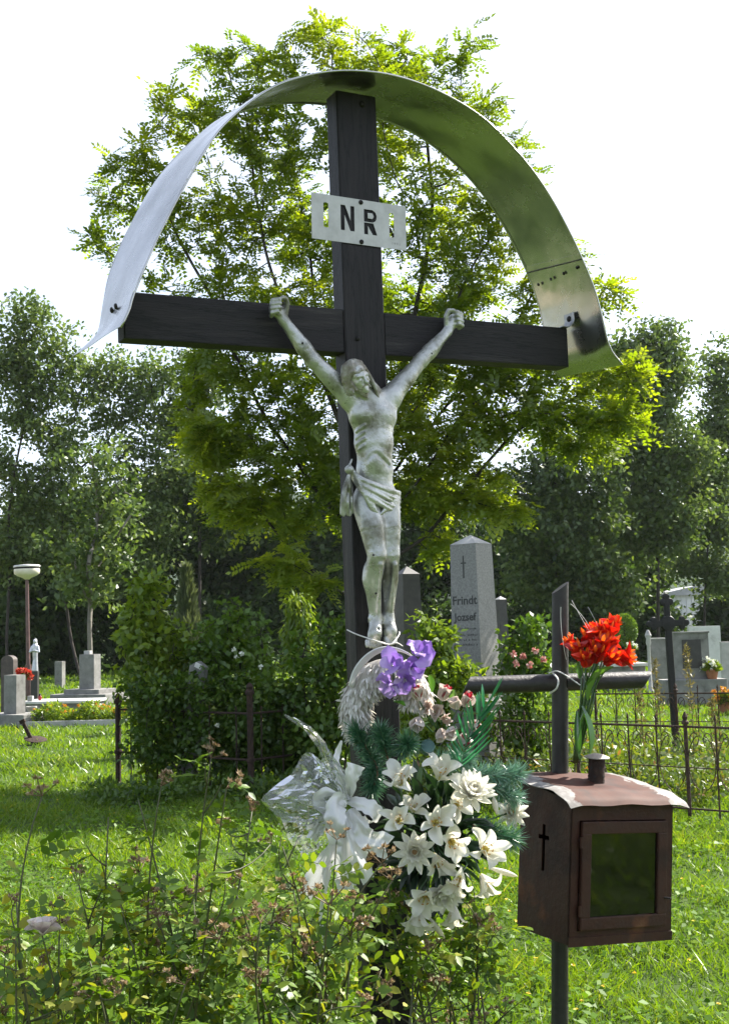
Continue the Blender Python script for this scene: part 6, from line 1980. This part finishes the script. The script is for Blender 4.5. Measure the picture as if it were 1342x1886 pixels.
rose_bush('straggly rose bush with brown spent blooms in the left corner', [(78, 1466), (200, 1505), (146, 1630), (31, 1662), (20, 1760), (110, 1700), (60, 1820)], 3.05, 140, 1, 120, 5, xr=(0, 220), dense=1100)
rose_bush('tall rose bush with withered flower heads left of the bow', [(255, 1474), (297, 1448), (389, 1396), (417, 1453), (464, 1495), (256, 1610), (282, 1664), (336, 1672), (360, 1646), (428, 1630), (261, 1750)], 3.2, 330, 2, 240, 7, xr=(200, 500), dense=1500)
rose_bush('leafy rose bush growing up in front of the white bow', [(568, 1508), (605, 1667), (620, 1547), (520, 1560), (540, 1640), (650, 1680), (480, 1700), (702, 1590), (722, 1622), (745, 1660)], 3.2, 570, 3, 150, 8, xr=(470, 690), dense=1700)
rose_bush('yellowing rose bush right of the post below the lilies', [(700, 1590), (735, 1600), (760, 1650), (830, 1690), (700, 1680), (880, 1700), (910, 1720)], 3.80, 790, 4, 150, 12, xr=(680, 900), dense=900)

# a faded pale rose on the left bush
fr_ = thing('faded_rose', 'single faded pale pink rose bloom on the left bush', 'rose', at(78, 1722, 2.95))
for k2 in range(2):
    for i in range(5):
        a = i * 1.256 + k2 * .6
        o = inst('petal', rbw[i % 3], fr_, (.003 * math.cos(a), .003 * math.sin(a), .004 * k2)); o.rotation_euler = (Matrix.Rotation(a, 3, 'Z') @ Matrix.Rotation(-(.25 + .4 * k2), 3, 'Y')).to_euler()
MB().tube([(0, 0, 0), (.01, .01, -.05), (.03, .02, -.14)], .002, 5).build('stem', CANE, fr_)

# ------------------------------------------------------------------ weeds in the fenced plot
LMW = leafmat('weed_leaf', [(0, (.05, .10, .014)), (.5, (.09, .15, .02)), (.85, (.15, .18, .03)), (1, (.22, .12, .05))], .45, (1.3, 1.2, .45), .04)
def weeds(name, label, X0, X1, Y0, Y1, n, h, seed, mat=LMW, L=(.04, .09)):
    g = np.random.default_rng(seed)
    k = max(12, n // 60)
    cx_ = np.stack([g.uniform(X0, X1, k), g.uniform(Y0, Y1, k)], 1)
    hh = h * g.uniform(.45, 1.1, k)
    i = g.integers(0, k, n)
    z = g.random(n) ** .8 * hh[i]
    P = np.stack([cx_[i, 0] + g.normal(size=n) * .10, cx_[i, 1] + g.normal(size=n) * .10, z + .01], 1)
    l = g.uniform(*L, n)
    a = leaves(P, rdir(n, g) + [0, 0, .35], rdir(n, g) * .7 + [0, 0, .7], l, l * .42, LEAF4, np.clip(g.normal(.5, .2, k)[i] + g.normal(size=n) * .12, 0, 1))
    # stalks
    s = leaves(np.stack([cx_[:, 0], cx_[:, 1], 0 * hh], 1), g.normal(size=(k, 3)) * .12 + [0, 0, 1], rdir(k, g), hh, .012, LEAF4)
    V, F, r = join([a, s])
    o = inst(name, mesh_np(name, V, F, mat, False, r))
    return tag(o, label, 'weeds', kind='stuff')
weeds('plot_weeds', 'tall weeds filling the iron-fenced plot', 1.5, 4.6, 9.9, 13.3, 9000, .42, 5)
weeds('plot_weeds', 'weeds round the foot of the obelisks', .4, 2.4, 9.9, 11.6, 6000, .50, 6)
weeds('plot_weeds', 'rank growth at the foot of the ivy plot', -2.6, .3, 10.9, 11.6, 3000, .22, 7, LM_IV)
STK = leafmat('dry_stalk', [(0, (.10, .10, .03)), (.5, (.17, .15, .05)), (1, (.24, .20, .08))], .35, (1.1, 1, .6), .03)
for i, (px, top, Y, lab) in enumerate(((1262, 1186, 11.2, 'tall seeding weed in front of the dark grey gravestone'), (1203, 1215, 11.6, 'seeding weed left of the black iron cross'), (1305, 1290, 10.4, 'low seeding weed near the right edge'), (1170, 1255, 10.9, 'reddish seeding weed behind the pipe cross arm'))):
    b = gx(px, Y); zt = at(px, top, Y)[2]
    t = thing('seeding_weed', lab, 'weed', b, group='seeding weeds in the fenced plot')
    st_ = catmull([(0, 0, 0), (.02, 0, zt * .5), (-.01, .01, zt)], 4)
    MB().tube(st_, np.linspace(.006, .002, len(st_)), 5).build('stalk', STK_ if False else CANE, t, True)
    n = 260
    q = g_.random(n) ** .6
    P = np.stack([np.interp(q, [0, .5, 1], [0, .02, -.01]), 0 * q, q * zt], 1) + g_.normal(size=(n, 3)) * [.045, .045, .01] * (1.1 - q)[:, None]
    V, F, rn = leaves(P, rdir(n, g_) + [0, 0, .6], rdir(n, g_), g_.uniform(.03, .07, n), .014)
    inst('leaves', mesh_np('leaves', V, F, STK, False, rn), t)
# pink blooms on the rose shrub
PK = leafmat('pink_petal', [(0, (.45, .12, .10)), (.5, (.58, .28, .24)), (1, (.70, .55, .48))], .3, (1, .8, .8), .03)
PKL = ['second from left, upper', 'middle upper', 'highest', 'rightmost', 'lower left', 'lower right', 'lowest, leftmost']
for i, (px, py) in enumerate(((945, 1205), (962, 1208), (985, 1198), (1000, 1215), (950, 1222), (975, 1225), (935, 1250))):
    c = at(px, py, 10.55)
    d = rdir(22, g_)
    V, F, rn = leaves(d * .006, d, rdir(22, g_), .034, .026)
    o = inst('rose_bloom', mesh_np('rose_bloom', V, F, PK, False, rn), None, c)
    tag(o, PKL[i] + ' pink bloom on the rose shrub right of the obelisk', 'rose', 'pink blooms on the rose shrub')
WBL = ['highest small white bloom on the lilac bush', 'small white bloom right of the highest one on the lilac bush', 'small white bloom just under the two highest on the lilac bush', 'lone small white bloom at the right of the lilac bush', 'small white speck of a bloom low on the dark ivy mass']
for i, (px, py) in enumerate(((430, 1196), (445, 1204), (436, 1210), (480, 1228), (400, 1336))):
    c = at(px, py, 11.5)
    d = rdir(16, g_)
    V, F, rn = leaves(d * .005, d, rdir(16, g_), .026, .022)
    tag(inst('white_bloom', mesh_np('white_bloom', V, F, WHF, False, rn), None, c), WBL[i], 'flower', 'white blooms on the overgrown plot')

# ------------------------------------------------------------------ grass
LMG = leafmat('grass_blade', [(0, (.062, .135, .008)), (.45, (.125, .225, .012)), (.8, (.20, .285, .020)), (1, (.34, .33, .07))], .50, (1.25, 1.2, .4), .03, .4)
BLADE = (np.array([[0, -.5, 0], [0, .5, 0], [.5, .42, .0], [.5, -.42, .0], [1, .05, -.0], [1, -.05, -.0]]), np.array([[0, 1, 2, 3], [3, 2, 4, 5]]))


def grass_field(g, Y0, Y1, n, h, w, margin=1.25, p=1.0, rect=None):
    y = Y0 + (Y1 - Y0) * g.random(n) ** p
    # keep to the wedge the place is seen in, with a good margin at the sides
    half = (PW / 2 / FPX) * y * margin + .6
    x = g.uniform(-1, 1, n) * half
    if rect: x = g.uniform(rect[0], rect[1], n)
    # clumpy cover
    cl = np.sin(x * 3.1 + 1.7 * np.sin(y * 2.3)) + np.sin(y * 3.7 + 1.3 * np.sin(x * 2.9 + 1)) + .8 * np.sin(x * 8.3 + y * 6.1)
    hh = h * np.clip(.75 + .18 * cl + g.normal(size=n) * .22, .25, 1.7)
    lean = g.normal(size=(n, 3)) * .42; lean[:, 2] = 1
    tone = np.clip(.46 + .07 * cl + g.normal(size=n) * .17, 0, 1)
    P = np.stack([x, y, np.full(n, -.01)], 1)
    T, F = BLADE
    D = unit(lean); S_ = unit(np.cross(rdir(n, g), D))
    bend = unit(g.normal(size=(n, 3)) * [1, 1, .1]) * .42
    V = P[:, None] + D[:, None] * (T[None, :, 0:1] * hh[:, None, None]) + S_[:, None] * T[None, :, 1:2] * (w * g.uniform(.7, 1.3, n))[:, None, None]
    V = V + bend[:, None] * (T[None, :, 0:1] ** 2 * hh[:, None, None])
    V[..., 2] -= (T[None, :, 0] ** 2) * hh[:, None] * .16
    FF = (F[None] + (np.arange(n) * 6)[:, None, None]).reshape(-1, 4)
    return V.reshape(-1, 3), FF, np.repeat(tone, 6)


g_ = np.random.default_rng(55)
parts = [grass_field(g_, 3.2, 7.5, 60000, .11, .0065), grass_field(g_, 7.5, 13, 60000, .11, .010, 1.15), grass_field(g_, 13, 24, 50000, .12, .018, 1.1), grass_field(g_, 24, 55, 40000, .16, .05, 1.08)]
parts.append((lambda q_: (q_[0] * [1, -1, 1], q_[1], q_[2]))(grass_field(g_, -3.0, 9, 26000, .13, .014, 1.6)))
parts.append(grass_field(g_, -3, 5.5, 22000, .14, .014, rect=(2.6, 11)))
V, F, r = join(parts)
tag(inst('grass', mesh_np('grass', V, F, LMG, False, r)), kind='stuff')
# broad-leaved lawn weeds: clover, plantain
n = 26000
y = 3.4 + 9.5 * g_.random(n) ** 1.3; x = g_.uniform(-1, 1, n) * ((PW / 2 / FPX) * y * 1.2 + .5)
k = np.sin(x * 2.3 + 2 * np.sin(y * 1.7)) + np.sin(y * 2.9 + x) > -.5
x, y = x[k], y[k]; n = len(x)
L = g_.uniform(.022, .055, n)
V, F, r = leaves(np.stack([x, y, g_.uniform(.02, .11, n)], 1), g_.normal(size=(n, 3)) * [1, 1, .3], g_.normal(size=(n, 3)) * .35 + [0, 0, 1], L, L * .6, LEAF4, np.clip(g_.normal(.5, .16, n), 0, 1))
LMC = leafmat('lawn_weed', [(0, (.050, .12, .010)), (.5, (.095, .19, .014)), (1, (.17, .265, .02))], .42, (1.25, 1.2, .45), .018, .5)
tag(inst('lawn_weeds', mesh_np('lawn_weeds', V, F, LMC, False, r)), kind='stuff')
# small yellow flowers in the lawn
n = 170
y = 4.6 + 9 * g_.random(n) ** 1.4; x = g_.uniform(-1, 1, n) * ((PW / 2 / FPX) * y * 1.1)
P = np.repeat(np.stack([x, y, g_.uniform(.08, .14, n)], 1), 8, 0); d = rdir(n * 8, g_); d[:, 2] = np.abs(d[:, 2]) * .5
V, F, r = leaves(P, d, np.array([0, 0, 1.0]) + rdir(n * 8, g_) * .3, .012, .009)
YF = leafmat('buttercup', [(0, (.60, .42, .02)), (1, (.72, .55, .05))], .3, (1, 1, .5), .05)
tag(inst('lawn_flowers', mesh_np('lawn_flowers', V, F, YF, False, r)), kind='stuff')
# ------------------------------------------------------------------ summer haze
m, nt, out = new_mat('haze_air')
pv = nt.nodes.new('ShaderNodeVolumePrincipled')
pv.inputs['Color'].default_value = (.86, .91, 1.0, 1)
pv.inputs['Density'].default_value = .00016
pv.inputs['Anisotropy'].default_value = .3
nt.links.new(pv.outputs[0], out.inputs['Volume'])
hz_ = MB().box((0, 450, 59), (1260, 1560, 121)).build('haze', m)
tag(hz_, kind='stuff')
